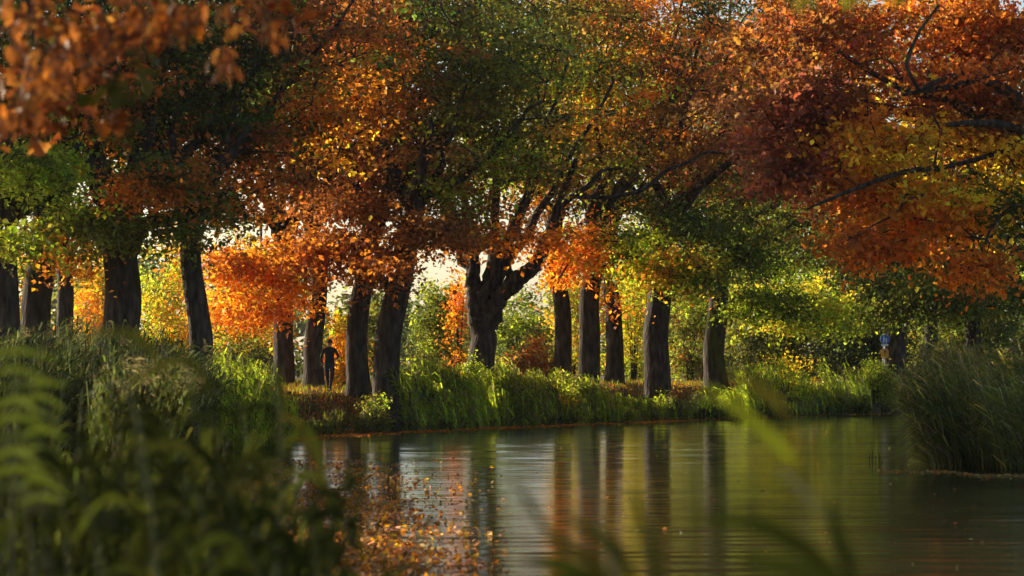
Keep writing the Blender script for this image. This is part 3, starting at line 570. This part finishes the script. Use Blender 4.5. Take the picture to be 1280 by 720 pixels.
# single near reeds whose blades can be told apart
def near_reed(label, path, blades, mats='green'):
    """path of the stem (px, py, Y); blades: lists of (px, py, Y) with a half width in m"""
    b0 = at(*path[0]); t = empty('reed', tuple(b0)); tag(t, label, 'reed')
    T = Tubes(); P = polyline([at(*p_) for p_ in path], 14); T.add(P, np.linspace(.004, .002, 14), 6)
    o = T.build('stem', M_TWIG if mats == 'dark' else M_STEM, t)
    for bl, hw, c in blades:
        q = polyline([at(*p_) for p_ in bl], 12); s = np.linspace(0, 1, 12); tg = np.gradient(q, axis=0); sd_ = unit(np.cross(tg, np.array((.15, 1, .2))))
        w = hw * np.sin(np.pi * np.clip(s * .92 + .08, 0, 1)) ** .7; nrm = unit(np.cross(sd_, tg)) * (hw * .35)
        V_ = np.stack([q - sd_ * w[:, None] + nrm, q, q + sd_ * w[:, None] + nrm], 1).reshape(-1, 3); idx = np.arange(36).reshape(12, 3)
        f_ = np.vstack([np.stack([idx[:-1, j], idx[:-1, j + 1], idx[1:, j + 1], idx[1:, j]], -1) for j in (0, 1)])
        mesh_obj('leaf', V_, f_, M_REED, t, np.tile(PALA[c], (len(f_), 1)), smooth=True)
M_STEM = solid('reed_stem', [(.3, (.08, .10, .03)), (.7, (.14, .15, .05))], 6, .6)
near_reed('blurred reed leaning into the lower right centre with one bright blade', [(1085, 780, 4.4), (1060, 690, 4.5), (1010, 620, 4.6), (975, 585, 4.7)],
          [([(992, 580, 4.7), (960, 545, 4.7), (920, 510, 4.7), (872, 478, 4.7)], .011, 'ygreen'), ([(985, 520, 4.9), (955, 490, 4.9), (905, 462, 4.9)], .010, 'olive'), ([(925, 500, 5.1), (895, 440, 5.1), (880, 380, 5.1)], .007, 'shade_green'),
           ([(1075, 750, 4.5), (1010, 690, 4.5), (940, 655, 4.5), (860, 650, 4.5)], .015, 'shade_green'), ([(1070, 760, 4.4), (1000, 715, 4.4), (920, 700, 4.4)], .018, 'shade_green'), ([(1075, 740, 4.4), (1050, 680, 4.4), (1035, 620, 4.4)], .012, 'shade_green')])
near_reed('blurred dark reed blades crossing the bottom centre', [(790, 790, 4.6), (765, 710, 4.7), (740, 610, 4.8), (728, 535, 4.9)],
          [([(732, 520, 4.9), (726, 560, 4.9), (745, 640, 4.9)], .007, 'shade_green'), ([(790, 760, 4.7), (740, 700, 4.7), (690, 670, 4.7), (630, 580, 4.7)], .009, 'shade_green'), ([(820, 760, 4.7), (815, 690, 4.7), (785, 600, 4.7)], .009, 'shade_green'),
           ([(780, 770, 4.6), (720, 715, 4.6), (650, 700, 4.6)], .018, 'shade_green'), ([(800, 770, 4.6), (770, 690, 4.6), (700, 640, 4.6)], .012, 'shade_green'), ([(790, 760, 4.6), (740, 735, 4.6), (670, 730, 4.6)], .018, 'shade_green')])
near_reed('drooping reed blades at the right edge of the foreground mass', [(340, 780, 7.5), (350, 660, 7.6), (352, 550, 7.7), (340, 450, 7.8)],
          [([(342, 455, 7.8), (352, 500, 7.8), (345, 560, 7.8)], .016, 'dkgreen'), ([(350, 560, 7.7), (385, 540, 7.7), (412, 620, 7.7)], .014, 'green'), ([(352, 590, 7.7), (400, 600, 7.7), (425, 660, 7.7)], .012, 'green'),
           ([(350, 640, 7.6), (390, 650, 7.6), (395, 720, 7.6)], .014, 'dkgreen'), ([(350, 600, 7.7), (310, 570, 7.7), (280, 620, 7.7)], .014, 'dkgreen'), ([(348, 520, 7.7), (375, 530, 7.7), (385, 570, 7.7)], .010, 'olive')])
near_reed('tall dark reed standing in the lower left foreground', [(200, 800, 7.2), (190, 640, 7.3), (165, 500, 7.4), (110, 400, 7.5)],
          [([(180, 560, 7.3), (230, 560, 7.3), (260, 620, 7.3)], .014, 'dkgreen'), ([(160, 480, 7.4), (230, 450, 7.4), (270, 500, 7.4)], .012, 'dkgreen'), ([(120, 415, 7.5), (170, 420, 7.5), (210, 470, 7.5)], .012, 'dkgreen'), ([(190, 640, 7.3), (130, 620, 7.3), (90, 680, 7.3)], .014, 'green')])
for n_, (bx_, top_, w_, Y) in enumerate([(-14, 436, 74, 6.8), (22, 470, 60, 7.6)]):  # lit patch painted as brighter green on these two reeds
    near_reed(['bright green reed at the left edge with rows of level blades', 'shorter bright green reed just right of the left edge reed'][n_], [(bx_ - 6, 800, Y), (bx_ - 4, 620, Y), (bx_, top_, Y)],
              [([(bx_, top_ + 12 + k * 21, Y), (bx_ + w_ * .5, top_ + 4 + k * 21 + rng.uniform(-5, 5), Y - .1), (bx_ + w_ * rng.uniform(.9, 1.2), top_ + 14 + k * 21 + rng.uniform(-4, 14), Y - .2)], rng.uniform(.007, .010), ['ygreen', 'ygreen', 'green'][k % 3]) for k in range(9)])

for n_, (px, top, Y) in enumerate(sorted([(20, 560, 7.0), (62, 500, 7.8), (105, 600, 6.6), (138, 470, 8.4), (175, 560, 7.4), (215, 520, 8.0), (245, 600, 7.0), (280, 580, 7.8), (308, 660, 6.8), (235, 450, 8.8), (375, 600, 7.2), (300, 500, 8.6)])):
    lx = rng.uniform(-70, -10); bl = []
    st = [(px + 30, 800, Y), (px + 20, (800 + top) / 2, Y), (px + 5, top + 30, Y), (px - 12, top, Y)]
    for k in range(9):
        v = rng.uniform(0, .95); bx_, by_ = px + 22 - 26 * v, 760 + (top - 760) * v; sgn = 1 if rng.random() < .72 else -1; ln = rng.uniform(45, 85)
        bl.append(([(bx_, by_, Y), (bx_ + sgn * ln * .5, by_ - ln * rng.uniform(.05, .4), Y - .1), (bx_ + sgn * ln, by_ + ln * rng.uniform(.1, .7), Y - .15)], rng.uniform(.007, .012), ['shade_green', 'dkgreen', 'shade_green', 'shade_green', 'shade_green'][rng.integers(0, 5)]))  # darkest blades have the foreground shade in their colour
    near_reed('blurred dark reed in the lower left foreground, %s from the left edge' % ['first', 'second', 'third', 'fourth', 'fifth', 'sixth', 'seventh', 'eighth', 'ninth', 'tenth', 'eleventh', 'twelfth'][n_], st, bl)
for o_ in list(bpy.data.objects):
    if o_.get('label', '').startswith('blurred dark reed in the lower left'): o_['group'] = 'blurred near reeds at lower left'

# ---------------------------------------------------------------- grass, leaf litter, floating leaves
def ribbons_grass(name, label, px_rng, y_rng, n, hmin, hmax, cols):
    P = []
    while len(P) < n:
        Y = rng.uniform(*y_rng); px = rng.uniform(*px_rng); x = gx(px, Y); s = sd1(x, Y)
        if s > .2: P.append((x, Y, gz(x, Y)))
    B = np.array(P); H = rng.uniform(hmin, hmax, n); a = rng.uniform(0, 6.28, n); C = np.array([PALA[cols[i]] for i in rng.integers(0, len(cols), n)])
    d = np.stack([np.cos(a), np.sin(a), np.zeros(n)], -1); s = np.stack([-np.sin(a), np.cos(a), np.zeros(n)], -1) * .012
    p1 = B + d * (H * .12)[:, None] + np.array((0, 0, 1)) * (H * .6)[:, None]; p2 = B + d * (H * .45)[:, None] + np.array((0, 0, 1)) * H[:, None]
    V = np.stack([B - s, B + s, p1 - s * .8, p1 + s * .8, p2], 1).reshape(-1, 3); F_ = np.array([(0, 1, 3), (0, 3, 2), (2, 3, 4)])
    return tag(mesh_obj(name, V, (np.arange(n)[:, None, None] * 5 + F_[None]).reshape(-1, 3), M_REED, None, np.repeat(leaf_colors(C, n), 3, 0)), label, 'grass', kind='stuff')
ribbons_grass('grass', 'short dry grass on the bank around the walking person', (330, 960), (95, 135), 26000, .08, .30, ['olive', 'brown', 'green', 'ygreen', 'brown'])
def litter(name, label, P, size, cols, cat='leaves', up=3.0):
    n = len(P); C = np.array([PALA[cols[i]] for i in rng.integers(0, len(cols), n)])
    v, f, cc = leaf_arrays(P, size * rng.uniform(.6, 1.3, n), leaf_colors(C, n), up=up, droop=0); return tag(mesh_obj(name, v, f, M_LEAF, None, cc), label, cat, kind='stuff')
P = []
while len(P) < 14000:
    Y = rng.uniform(96, 138); px = rng.uniform(330, 980); x = gx(px, Y); s = sd1(x, Y)
    if s > .4 and rng.random() < 1.0 if s < 8 else rng.random() < .3: P.append((x, Y, gz(x, Y) + rng.uniform(.02, .06)))
litter('fallen_leaves', 'fallen orange brown leaves scattered over the bank and path', np.array(P), .13, ['dorange', 'redbrown', 'brown', 'orange', 'yorange'])
P = []
while len(P) < 7500:                           # raft of leaves drifting at lower left
    px = rng.uniform(330, 640); py = rng.uniform(575, 735); Y = F * HC / (py - HY)
    den = math.exp(-((px - 430) / 95) ** 2) * (.35 + .65 * math.exp(-((py - 690) / 30) ** 2) + .5 * math.exp(-((py - 630) / 12) ** 2)) * (.5 + .5 * math.sin(px * .05 + py * .21) * math.sin(py * .35 + px * .02))
    if rng.random() < den: P.append((gx(px, Y), Y, .012))
litter('floating_leaves', 'red and orange leaves drifting on the water at lower left', np.array(P), .10, ['dorange', 'glint_pink', 'orange', 'glint_pink', 'yorange', 'brown'], up=1.3)  # pinkish share stands for wet glints on curled leaves
P = []
L = polyline(RIVER[6:14], 500)
for k in range(11000):                         # drifts of leaves caught along the far shore
    i = int(rng.uniform(0, 330) if rng.random() < .85 else rng.uniform(0, 499))
    if rng.random() < max(0, .45 + .3 * math.sin(i * .11) + .35 * math.sin(i * .31 + 1)) ** 2: P.append((L[i, 0] + rng.uniform(.0, .9), L[i, 1] - abs(rng.normal(0, .5 + .9 * abs(math.sin(i * .05)))) + .3, .012))
litter('shore_leaves', 'thin line of orange leaves caught along the far shore', np.array(P), .11, ['orange', 'dorange', 'yorange', 'redbrown'])
P = []
for k in range(700): py = 480 + abs(rng.normal(0, 1)) * 90 + 45; px = rng.uniform(380, 1280); Y = F * HC / (py - HY); P.append((gx(px, Y), Y, .012))
for k in range(1300): px = rng.uniform(1095, 1300); Y = 65.0 - (px - 1130) * .022 - abs(rng.normal(0, .45 + .5 * abs(math.sin(px * .05)))) + .5 * math.sin(px * .06); P.append((gx(px, Y), Y, .012))
P = np.array([p_ for p_ in P if sd1(p_[0], p_[1]) < 0])
litter('scattered_leaves', 'single leaves and flecks drifting on the open water and by the right reeds', P[::2], .07, ['brown', 'straw', 'grey', 'grey', 'dorange'])

# ---------------------------------------------------------------- overhanging branch, top left (near, out of focus)
LOB = [(0, 0), (.10, .05), (.22, .20), (.30, .10), (.42, .30), (.50, .13), (.62, .32), (.70, .14), (.84, .22), (.88, .08), (1.0, 0)]
def oak_leaf_mesh(name, c, curl):
    V_ = []; F_ = []
    for x_, y_ in LOB: V_ += [(x_, y_ , abs(y_) * .45 - curl * x_ * x_), (x_, 0, -curl * x_ * x_), (x_, -y_, abs(y_) * .45 - curl * x_ * x_)]
    idx = np.arange(len(V_)).reshape(-1, 3); F_ = np.vstack([np.stack([idx[:-1, j], idx[:-1, j + 1], idx[1:, j + 1], idx[1:, j]], -1) for j in (0, 1)])
    me = bpy.data.meshes.new(name); me.from_pydata([tuple(v_) for v_ in V_], [], F_.tolist()); me.materials.append(M_LEAF)
    a = me.attributes.new('tint', 'FLOAT_COLOR', 'FACE'); a.data.foreach_set('color', np.tile(np.array((*PAL[c], 1.0)), (len(F_), 1)).ravel().astype(np.float32)); me.polygons.foreach_set('use_smooth', np.ones(len(F_), bool)); return me
def overhang(label, stems, nleaf, zones, leafsize, cols, cat='branch', tree=None):
    """zones: (px, py, Y, half width px, half height px, weight)"""
    b0 = at(*stems[0][0][:3])
    if tree is None: t = empty('oak_branch', tuple(b0)); tag(t, label, cat)
    else: t = tree; b0 = np.array(t.location)
    nodes = []
    for st in stems:
        q = np.array([at(a, b_, yy) for a, b_, yy, w in st]); w = [w_ for *_, w_ in st]; n = 8 * len(st); p = polyline(q, n); T = Tubes(); T.add(p, np.interp(np.linspace(0, len(st) - 1, n), range(len(st)), w), 7); T.build('limb', M_TWIG, t); nodes += list(p)
    ms = [oak_leaf_mesh('leaf', c, cu) for c in cols for cu in (.15, .5)]
    W_ = np.array([z[5] for z in zones], float); W_ /= W_.sum(); ends = []
    for k in range(nleaf):
        z = zones[rng.choice(len(zones), p=W_)]; u = np.clip(rng.normal(0, .5, 3), -1.2, 1.2); p = at(z[0] + u[0] * z[3], z[1] + u[1] * z[4], z[2] + u[2] * .7)
        o = bpy.data.objects.new('leaf', ms[rng.integers(0, len(ms))]); col.objects.link(o); o.parent = t; o.location = tuple(p - b0); s_ = leafsize * rng.uniform(.7, 1.25); o.scale = (s_, s_ * rng.uniform(.8, 1.2), s_)
        o.rotation_euler = (rng.normal(0, .7), rng.uniform(.2, 1.3), rng.uniform(0, 6.28)); 
        if k % 3 == 0: ends.append(p)
    T = Tubes(); twigs(T, np.array(ends), nodes, r0=.006, lmin=.004); tag(T.build('twigs', M_TWIG, t), kind='stuff')
near = make_tree('near oak at left whose blurred copper and orange branch hangs into the top left corner', 640 - 13 * F / 24, 24, 130, [(640 - 13 * F / 24, -100), (640 - 12.8 * F / 24, -400)], [], ((-9.5, 21, 11.2), (14, 14.5, 4.9)), 340,
                 group=None, anchors=[(-1500, -600, 'dorange'), (-900, -500, 'orange'), (-1300, -300, 'redbrown')], per=90, size=.24, spread=1.15, auto=6, seed=50, lift=0)  # crown spread out of view, over the camera, to shade the near reeds
overhang('blurred copper and orange oak branch hanging into the top left corner', [[(-1226, -380, 24, .20), (-800, -330, 19, .12), (-350, -150, 15, .05), (-120, -60, 14, .03), (20, -30, 14, .02), (150, -20, 14, .014), (330, -15, 14, .008)], [(20, -30, 14, .016), (40, 40, 14, .010), (15, 130, 13.8, .005)], [(110, -20, 14, .012), (130, 20, 14, .007), (150, 70, 14, .004)]],
         290, [(30, 20, 14, 50, 30, 2.2), (40, 90, 13.6, 40, 40, 2), (20, 140, 13.6, 30, 22, 1.0), (90, 60, 13.8, 40, 30, 1.5), (140, 40, 14, 35, 40, 2), (210, 20, 14, 40, 26, 1.6), (180, 10, 14, 60, 16, 1.5), (275, 70, 13.8, 14, 24, .7), (340, 30, 14, 16, 26, .7), (290, 5, 14, 50, 12, 1.2)],
         .088, ['russet', 'redbrown', 'russet', 'redbrown', 'russet', 'brown', 'dorange'], tree=near)
S = np.array([at(z[0] + rng.normal(0, .55) * z[2], z[1] + rng.normal(0, .5) * z[3], rng.uniform(16, 21)) for z in [(20, 60, 60, 60), (60, 120, 60, 50), (120, 60, 70, 50), (200, 20, 90, 26), (10, 150, 40, 26), (150, 90, 60, 30), (300, 10, 60, 14)] for _ in range(3)])
C = np.array([PALA[k] for k in rng.choice(['redbrown', 'russet', 'russet', 'brown', 'dkgreen'], len(S))]); v, f, cc = foliage(S, C, 26, .11, .22, flat=.6, lobed=True)
tag(mesh_obj('far_leaves', v, f, M_LEAF, near, cc), kind='stuff')
overhang('few blurred yellow green leaves poking in at the top right', [[(960, -60, 7, .006), (1000, -25, 7, .004), (1060, -20, 7, .003), (1130, -14, 7, .002)]], 14, [(990, -10, 7, 8, 4, 1), (1085, -12, 7, 34, 4, 2)], .055, ['ygreen', 'yellow'])

# ---------------------------------------------------------------- walking person seen from behind
def simple(name, c, rough=.8):
    m, nt, b = new_mat(name); nz = N(nt, 'ShaderNodeTexNoise'); nz.inputs['Scale'].default_value = 30
    r = ramp(nt, [(.3, tuple(v * .8 for v in c)), (.7, tuple(min(1, v * 1.15) for v in c))]); nt.links.new(nz.outputs['Fac'], r.inputs[0]); nt.links.new(r.outputs[0], b.inputs['Base Color']); b.inputs['Roughness'].default_value = rough; return m
MS = [simple('skin', (.42, .24, .17), .55), simple('black_top', (.012, .014, .018)), simple('navy_trousers', (.015, .022, .045)), simple('hair', (.07, .045, .03), .6), simple('shoe', (.10, .10, .12))]
def skinned(nodes, edges, levels=2):
    """nodes: name -> (x, y, z, rx, ry)"""
    ks = list(nodes); me = bpy.data.meshes.new('tmp'); me.from_pydata([nodes[k][:3] for k in ks], [(ks.index(a), ks.index(b_)) for a, b_ in edges], [])
    o = bpy.data.objects.new('tmp', me); col.objects.link(o); o.modifiers.new('s', 'SKIN'); sv = me.skin_vertices[0].data
    for i, k in enumerate(ks): sv[i].radius = (nodes[k][3], nodes[k][4]); sv[i].use_root = (i == 0)
    s = o.modifiers.new('d', 'SUBSURF'); s.levels = levels; s.render_levels = levels
    dg = bpy.context.evaluated_depsgraph_get(); dg.update(); m2 = bpy.data.meshes.new_from_object(o.evaluated_get(dg)); bpy.data.objects.remove(o); return m2
NB = dict(pelvis=(0, 0, .94, .16, .11), waist=(0, .01, 1.10, .145, .10), chest=(0, .03, 1.30, .17, .115), upper=(0, .03, 1.43, .15, .09), neck=(0, .03, 1.52, .058, .055), head0=(.005, .05, 1.60, .07, .085), head1=(.005, .05, 1.68, .078, .095), head2=(.005, .045, 1.745, .058, .07),
          lsh=(-.175, .02, 1.43, .065, .065), lel=(-.26, -.05, 1.17, .045, .045), lwr=(-.255, .10, .97, .030, .030), lpalm=(-.25, .14, .93, .034, .022),
          rsh=(.175, .02, 1.43, .065, .065), rel=(.285, -.06, 1.19, .045, .045), rwr=(.20, .13, 1.12, .030, .030), rpalm=(.17, .18, 1.13, .034, .022),
          lhip=(-.09, 0, .88, .095, .10), lkn=(-.07, .07, .49, .062, .062), lan=(-.03, -.02, .09, .040, .042), lto=(-.035, .14, .045, .040, .030),
          rhip=(.09, 0, .88, .095, .10), rkn=(.08, -.02, .50, .062, .062), ran=(.03, -.22, .16, .040, .042), rto=(.03, -.13, .045, .040, .030))
EB = [('pelvis', 'waist'), ('waist', 'chest'), ('chest', 'upper'), ('upper', 'neck'), ('neck', 'head0'), ('head0', 'head1'), ('head1', 'head2'), ('upper', 'lsh'), ('lsh', 'lel'), ('lel', 'lwr'), ('lwr', 'lpalm'), ('upper', 'rsh'), ('rsh', 'rel'), ('rel', 'rwr'), ('rwr', 'rpalm'),
      ('pelvis', 'lhip'), ('lhip', 'lkn'), ('lkn', 'lan'), ('lan', 'lto'), ('pelvis', 'rhip'), ('rhip', 'rkn'), ('rkn', 'ran'), ('ran', 'rto')]
for s_, pal in (('l', (-.25, .14, .93)), ('r', (.17, .18, 1.13))):
    for i, (dx, ln) in enumerate(((-.024, .055), (-.008, .066), (.008, .062), (.024, .048))):
        p0 = (pal[0] + dx, pal[1] + .022, pal[2] - .018); p1 = (pal[0] + dx, pal[1] + .03 + ln * .35, pal[2] - .035); p2 = (pal[0] + dx, pal[1] + .015 + ln * .2, pal[2] - .035 - ln * .45)
        NB['%sfa%d' % (s_, i)] = (*p1, .008, .008); NB['%sfb%d' % (s_, i)] = (*p2, .007, .007); EB += [('%spalm' % s_, '%sfa%d' % (s_, i)), ('%sfa%d' % (s_, i), '%sfb%d' % (s_, i))]
    sg = 1 if s_ == 'l' else -1
    NB[s_ + 'th'] = (pal[0] + sg * .04, pal[1] + .01, pal[2] + .005, .010, .010); NB[s_ + 'tt'] = (pal[0] + sg * .045, pal[1] + .045, pal[2] - .01, .008, .008); EB += [(s_ + 'palm', s_ + 'th'), (s_ + 'th', s_ + 'tt')]
px_, Yp = 412, 103.0
xb = gx(px_, Yp); zb = gz(xb, Yp) + .05
person = empty('person', (xb, Yp, zb)); person.scale = (1.16, 1.1, 1.07); tag(person, 'person in dark long sleeved top and navy trousers walking away under the oaks', 'person')
bm_ = skinned(NB, EB)
for m_ in MS: bm_.materials.append(m_)
for p_ in bm_.polygons:
    c = p_.center; mi = 1
    if c.z > 1.525: mi = 0
    elif c.z < .10: mi = 4
    elif abs(c.x) < .20 and c.z < .98 and c.y < .5 and not (c.x < -.2): mi = 2
    if (c.x < -.19 and c.z < .985) or (.10 < c.x < .26 and c.y > .125 and 1.0 < c.z < 1.2): mi = 0
    p_.material_index = mi; p_.use_smooth = True
bo = bpy.data.objects.new('body', bm_); col.objects.link(bo); bo.parent = person
# ears and nose, hair, shoes
def blob(name, c, r, mat, noise=0):
    import bmesh
    bm = bmesh.new(); bmesh.ops.create_icosphere(bm, subdivisions=3, radius=1)
    for v_ in bm.verts:
        k = 1 + noise * math.sin(v_.co.x * 9 + v_.co.z * 7) * math.cos(v_.co.y * 8); v_.co = Vector((c[0] + v_.co.x * r[0] * k, c[1] + v_.co.y * r[1] * k, c[2] + v_.co.z * r[2] * k))
    for f_ in bm.faces: f_.smooth = True
    me = bpy.data.meshes.new(name); bm.to_mesh(me); bm.free(); me.materials.append(mat); o = bpy.data.objects.new(name, me); col.objects.link(o); o.parent = person; return o
for s_ in (-1, 1): blob('ear', (.005 + s_ * .082, .045, 1.655), (.010, .02, .032), MS[0])
blob('nose', (.005, .150, 1.65), (.014, .02, .022), MS[0]); blob('hair', (.005, .028, 1.715), (.088, .098, .082), MS[3], .05)
for x_, y_, z_ in ((-.035, .06, .045), (.03, -.15, .07)): blob('shoe', (x_, y_, z_), (.048, .14, .05), MS[4])

# ---------------------------------------------------------------- signpost at the river bend
M_POST = simple('galvanised_post', (.30, .31, .32), .5); M_BLUE = simple('sign_blue', (.02, .16, .55), .4); M_WHITE = simple('sign_white', (.75, .77, .80), .4); M_YEL = simple('sign_amber', (.75, .33, .02), .4); M_DARK = simple('sign_dark', (.06, .035, .02), .5)
Ys = 139.5; xs_ = gx(1106, Ys); zs = gz(xs_, Ys); px2m = Ys / F; zc = HC + (HY - 424) * px2m
sg = empty('signpost', (xs_, Ys, zs)); tag(sg, 'round blue walking sign above an amber plate on a grey post', 'sign')
T = Tubes(); T.add([(xs_, Ys + .04, zs - .2), (xs_, Ys + .04, zs + 1), (xs_, Ys + .04, zc + .25)], [.035, .035, .035], 10); T.build('post', M_POST, sg)
def plate(name, outline, z0, y, th, mat, parent):
    n = len(outline); V_ = [(xs_ + a, y, z0 + b_) for a, b_ in outline] + [(xs_ + a, y + th, z0 + b_) for a, b_ in outline]; fs = [tuple(range(n)), tuple(range(2 * n - 1, n - 1, -1))] + [(i, i + n, (i + 1) % n + n, (i + 1) % n) for i in range(n)]
    o_ = (xs_, Ys, zs); me = bpy.data.meshes.new(name); me.from_pydata([(v_[0] - o_[0], v_[1] - o_[1], v_[2] - o_[2]) for v_ in V_], [], fs); me.materials.append(mat); o = bpy.data.objects.new(name, me); col.objects.link(o); o.parent = parent; return o
circ = lambda r_, n=32, cx_=0, cz=0: [(cx_ + r_ * math.cos(i * 2 * math.pi / n), cz + r_ * math.sin(i * 2 * math.pi / n)) for i in range(n)]
ds = plate('disc', circ(.225), zc, Ys - .01, .02, M_BLUE, sg); plate('disc_rim', circ(.235), zc, Ys + .012, .012, M_WHITE, sg)
for nm, ol in (('figure_head', circ(.030, 12, -.045, .115)), ('figure_body', [(-.085, .075), (-.01, .075), (.02, .0), (-.01, -.005), (-.02, -.06), (.0, -.16), (-.035, -.16), (-.05, -.06), (-.085, -.16), (-.12, -.15), (-.08, -.03)]),
               ('child_head', circ(.024, 12, .075, .045)), ('child_body', [(.045, .015), (.105, .015), (.12, -.05), (.095, -.06), (.11, -.16), (.08, -.16), (.075, -.08), (.055, -.16), (.03, -.155), (.05, -.05)])):
    plate(nm, ol, zc, Ys - .016, .005, M_WHITE, sg)
zp = HC + (HY - 441.5) * px2m
plate('amber_plate', [(-.19, -.22), (.19, -.22), (.19, .08), (.14, .22), (-.14, .22), (-.19, .08)], zp, Ys - .01, .02, M_YEL, sg)
plate('arrow', [(-.08, .07), (0, .15), (.08, .07), (.025, .07), (.025, -.05), (-.025, -.05), (-.025, .07)], zp, Ys - .016, .005, M_DARK, sg)
plate('small_plate', [(-.17, -.045), (.17, -.045), (.17, .045), (-.17, .045)], zc - .29, Ys - .008, .015, M_WHITE, sg)
# twigs standing in the water
t = empty('water_twigs', (gx(1093, 70), 70, 0)); tag(t, 'few thin twigs poking from the water left of the right reeds', 'twigs')
for dx, h in ((0, .22), (.07, .3), (.16, .18), (.24, .26), (.3, .12)):
    T = Tubes(); x_ = gx(1093, 70) - .15 + dx; T.add(polyline([(x_, 70, -.2), (x_ + .02, 70, h * .6), (x_ + .05 - dx * .3, 70, h)], 6), np.linspace(.012, .006, 6), 5); T.build('twig', M_TWIG, t)

# ---------------------------------------------------------------- haze
HAZE = 0.00007
if HAZE:
    m = bpy.data.materials.new('haze'); m.use_nodes = True; nt = m.node_tree; nt.nodes.remove(nt.nodes['Principled BSDF'])
    pv = N(nt, 'ShaderNodeVolumePrincipled'); pv.inputs['Color'].default_value = (.86, .90, .96, 1); pv.inputs['Density'].default_value = HAZE; pv.inputs['Anisotropy'].default_value = .35
    nt.links.new(pv.outputs[0], nt.nodes['Material Output'].inputs['Volume'])
    x0, x1, y0, y1, z0, z1 = -2600, 2600, -2100, 3600, -2, 34
    V_ = [(a, b_, c) for a in (x0, x1) for b_ in (y0, y1) for c in (z0, z1)]
    me = bpy.data.meshes.new('haze'); me.from_pydata(V_, [], [(0, 1, 3, 2), (4, 6, 7, 5), (0, 4, 5, 1), (2, 3, 7, 6), (0, 2, 6, 4), (1, 5, 7, 3)]); me.materials.append(m)
    o = bpy.data.objects.new('haze', me); col.objects.link(o); o['kind'] = 'stuff'
print('TRIS', sum(len(m_.polygons) for m_ in bpy.data.meshes))
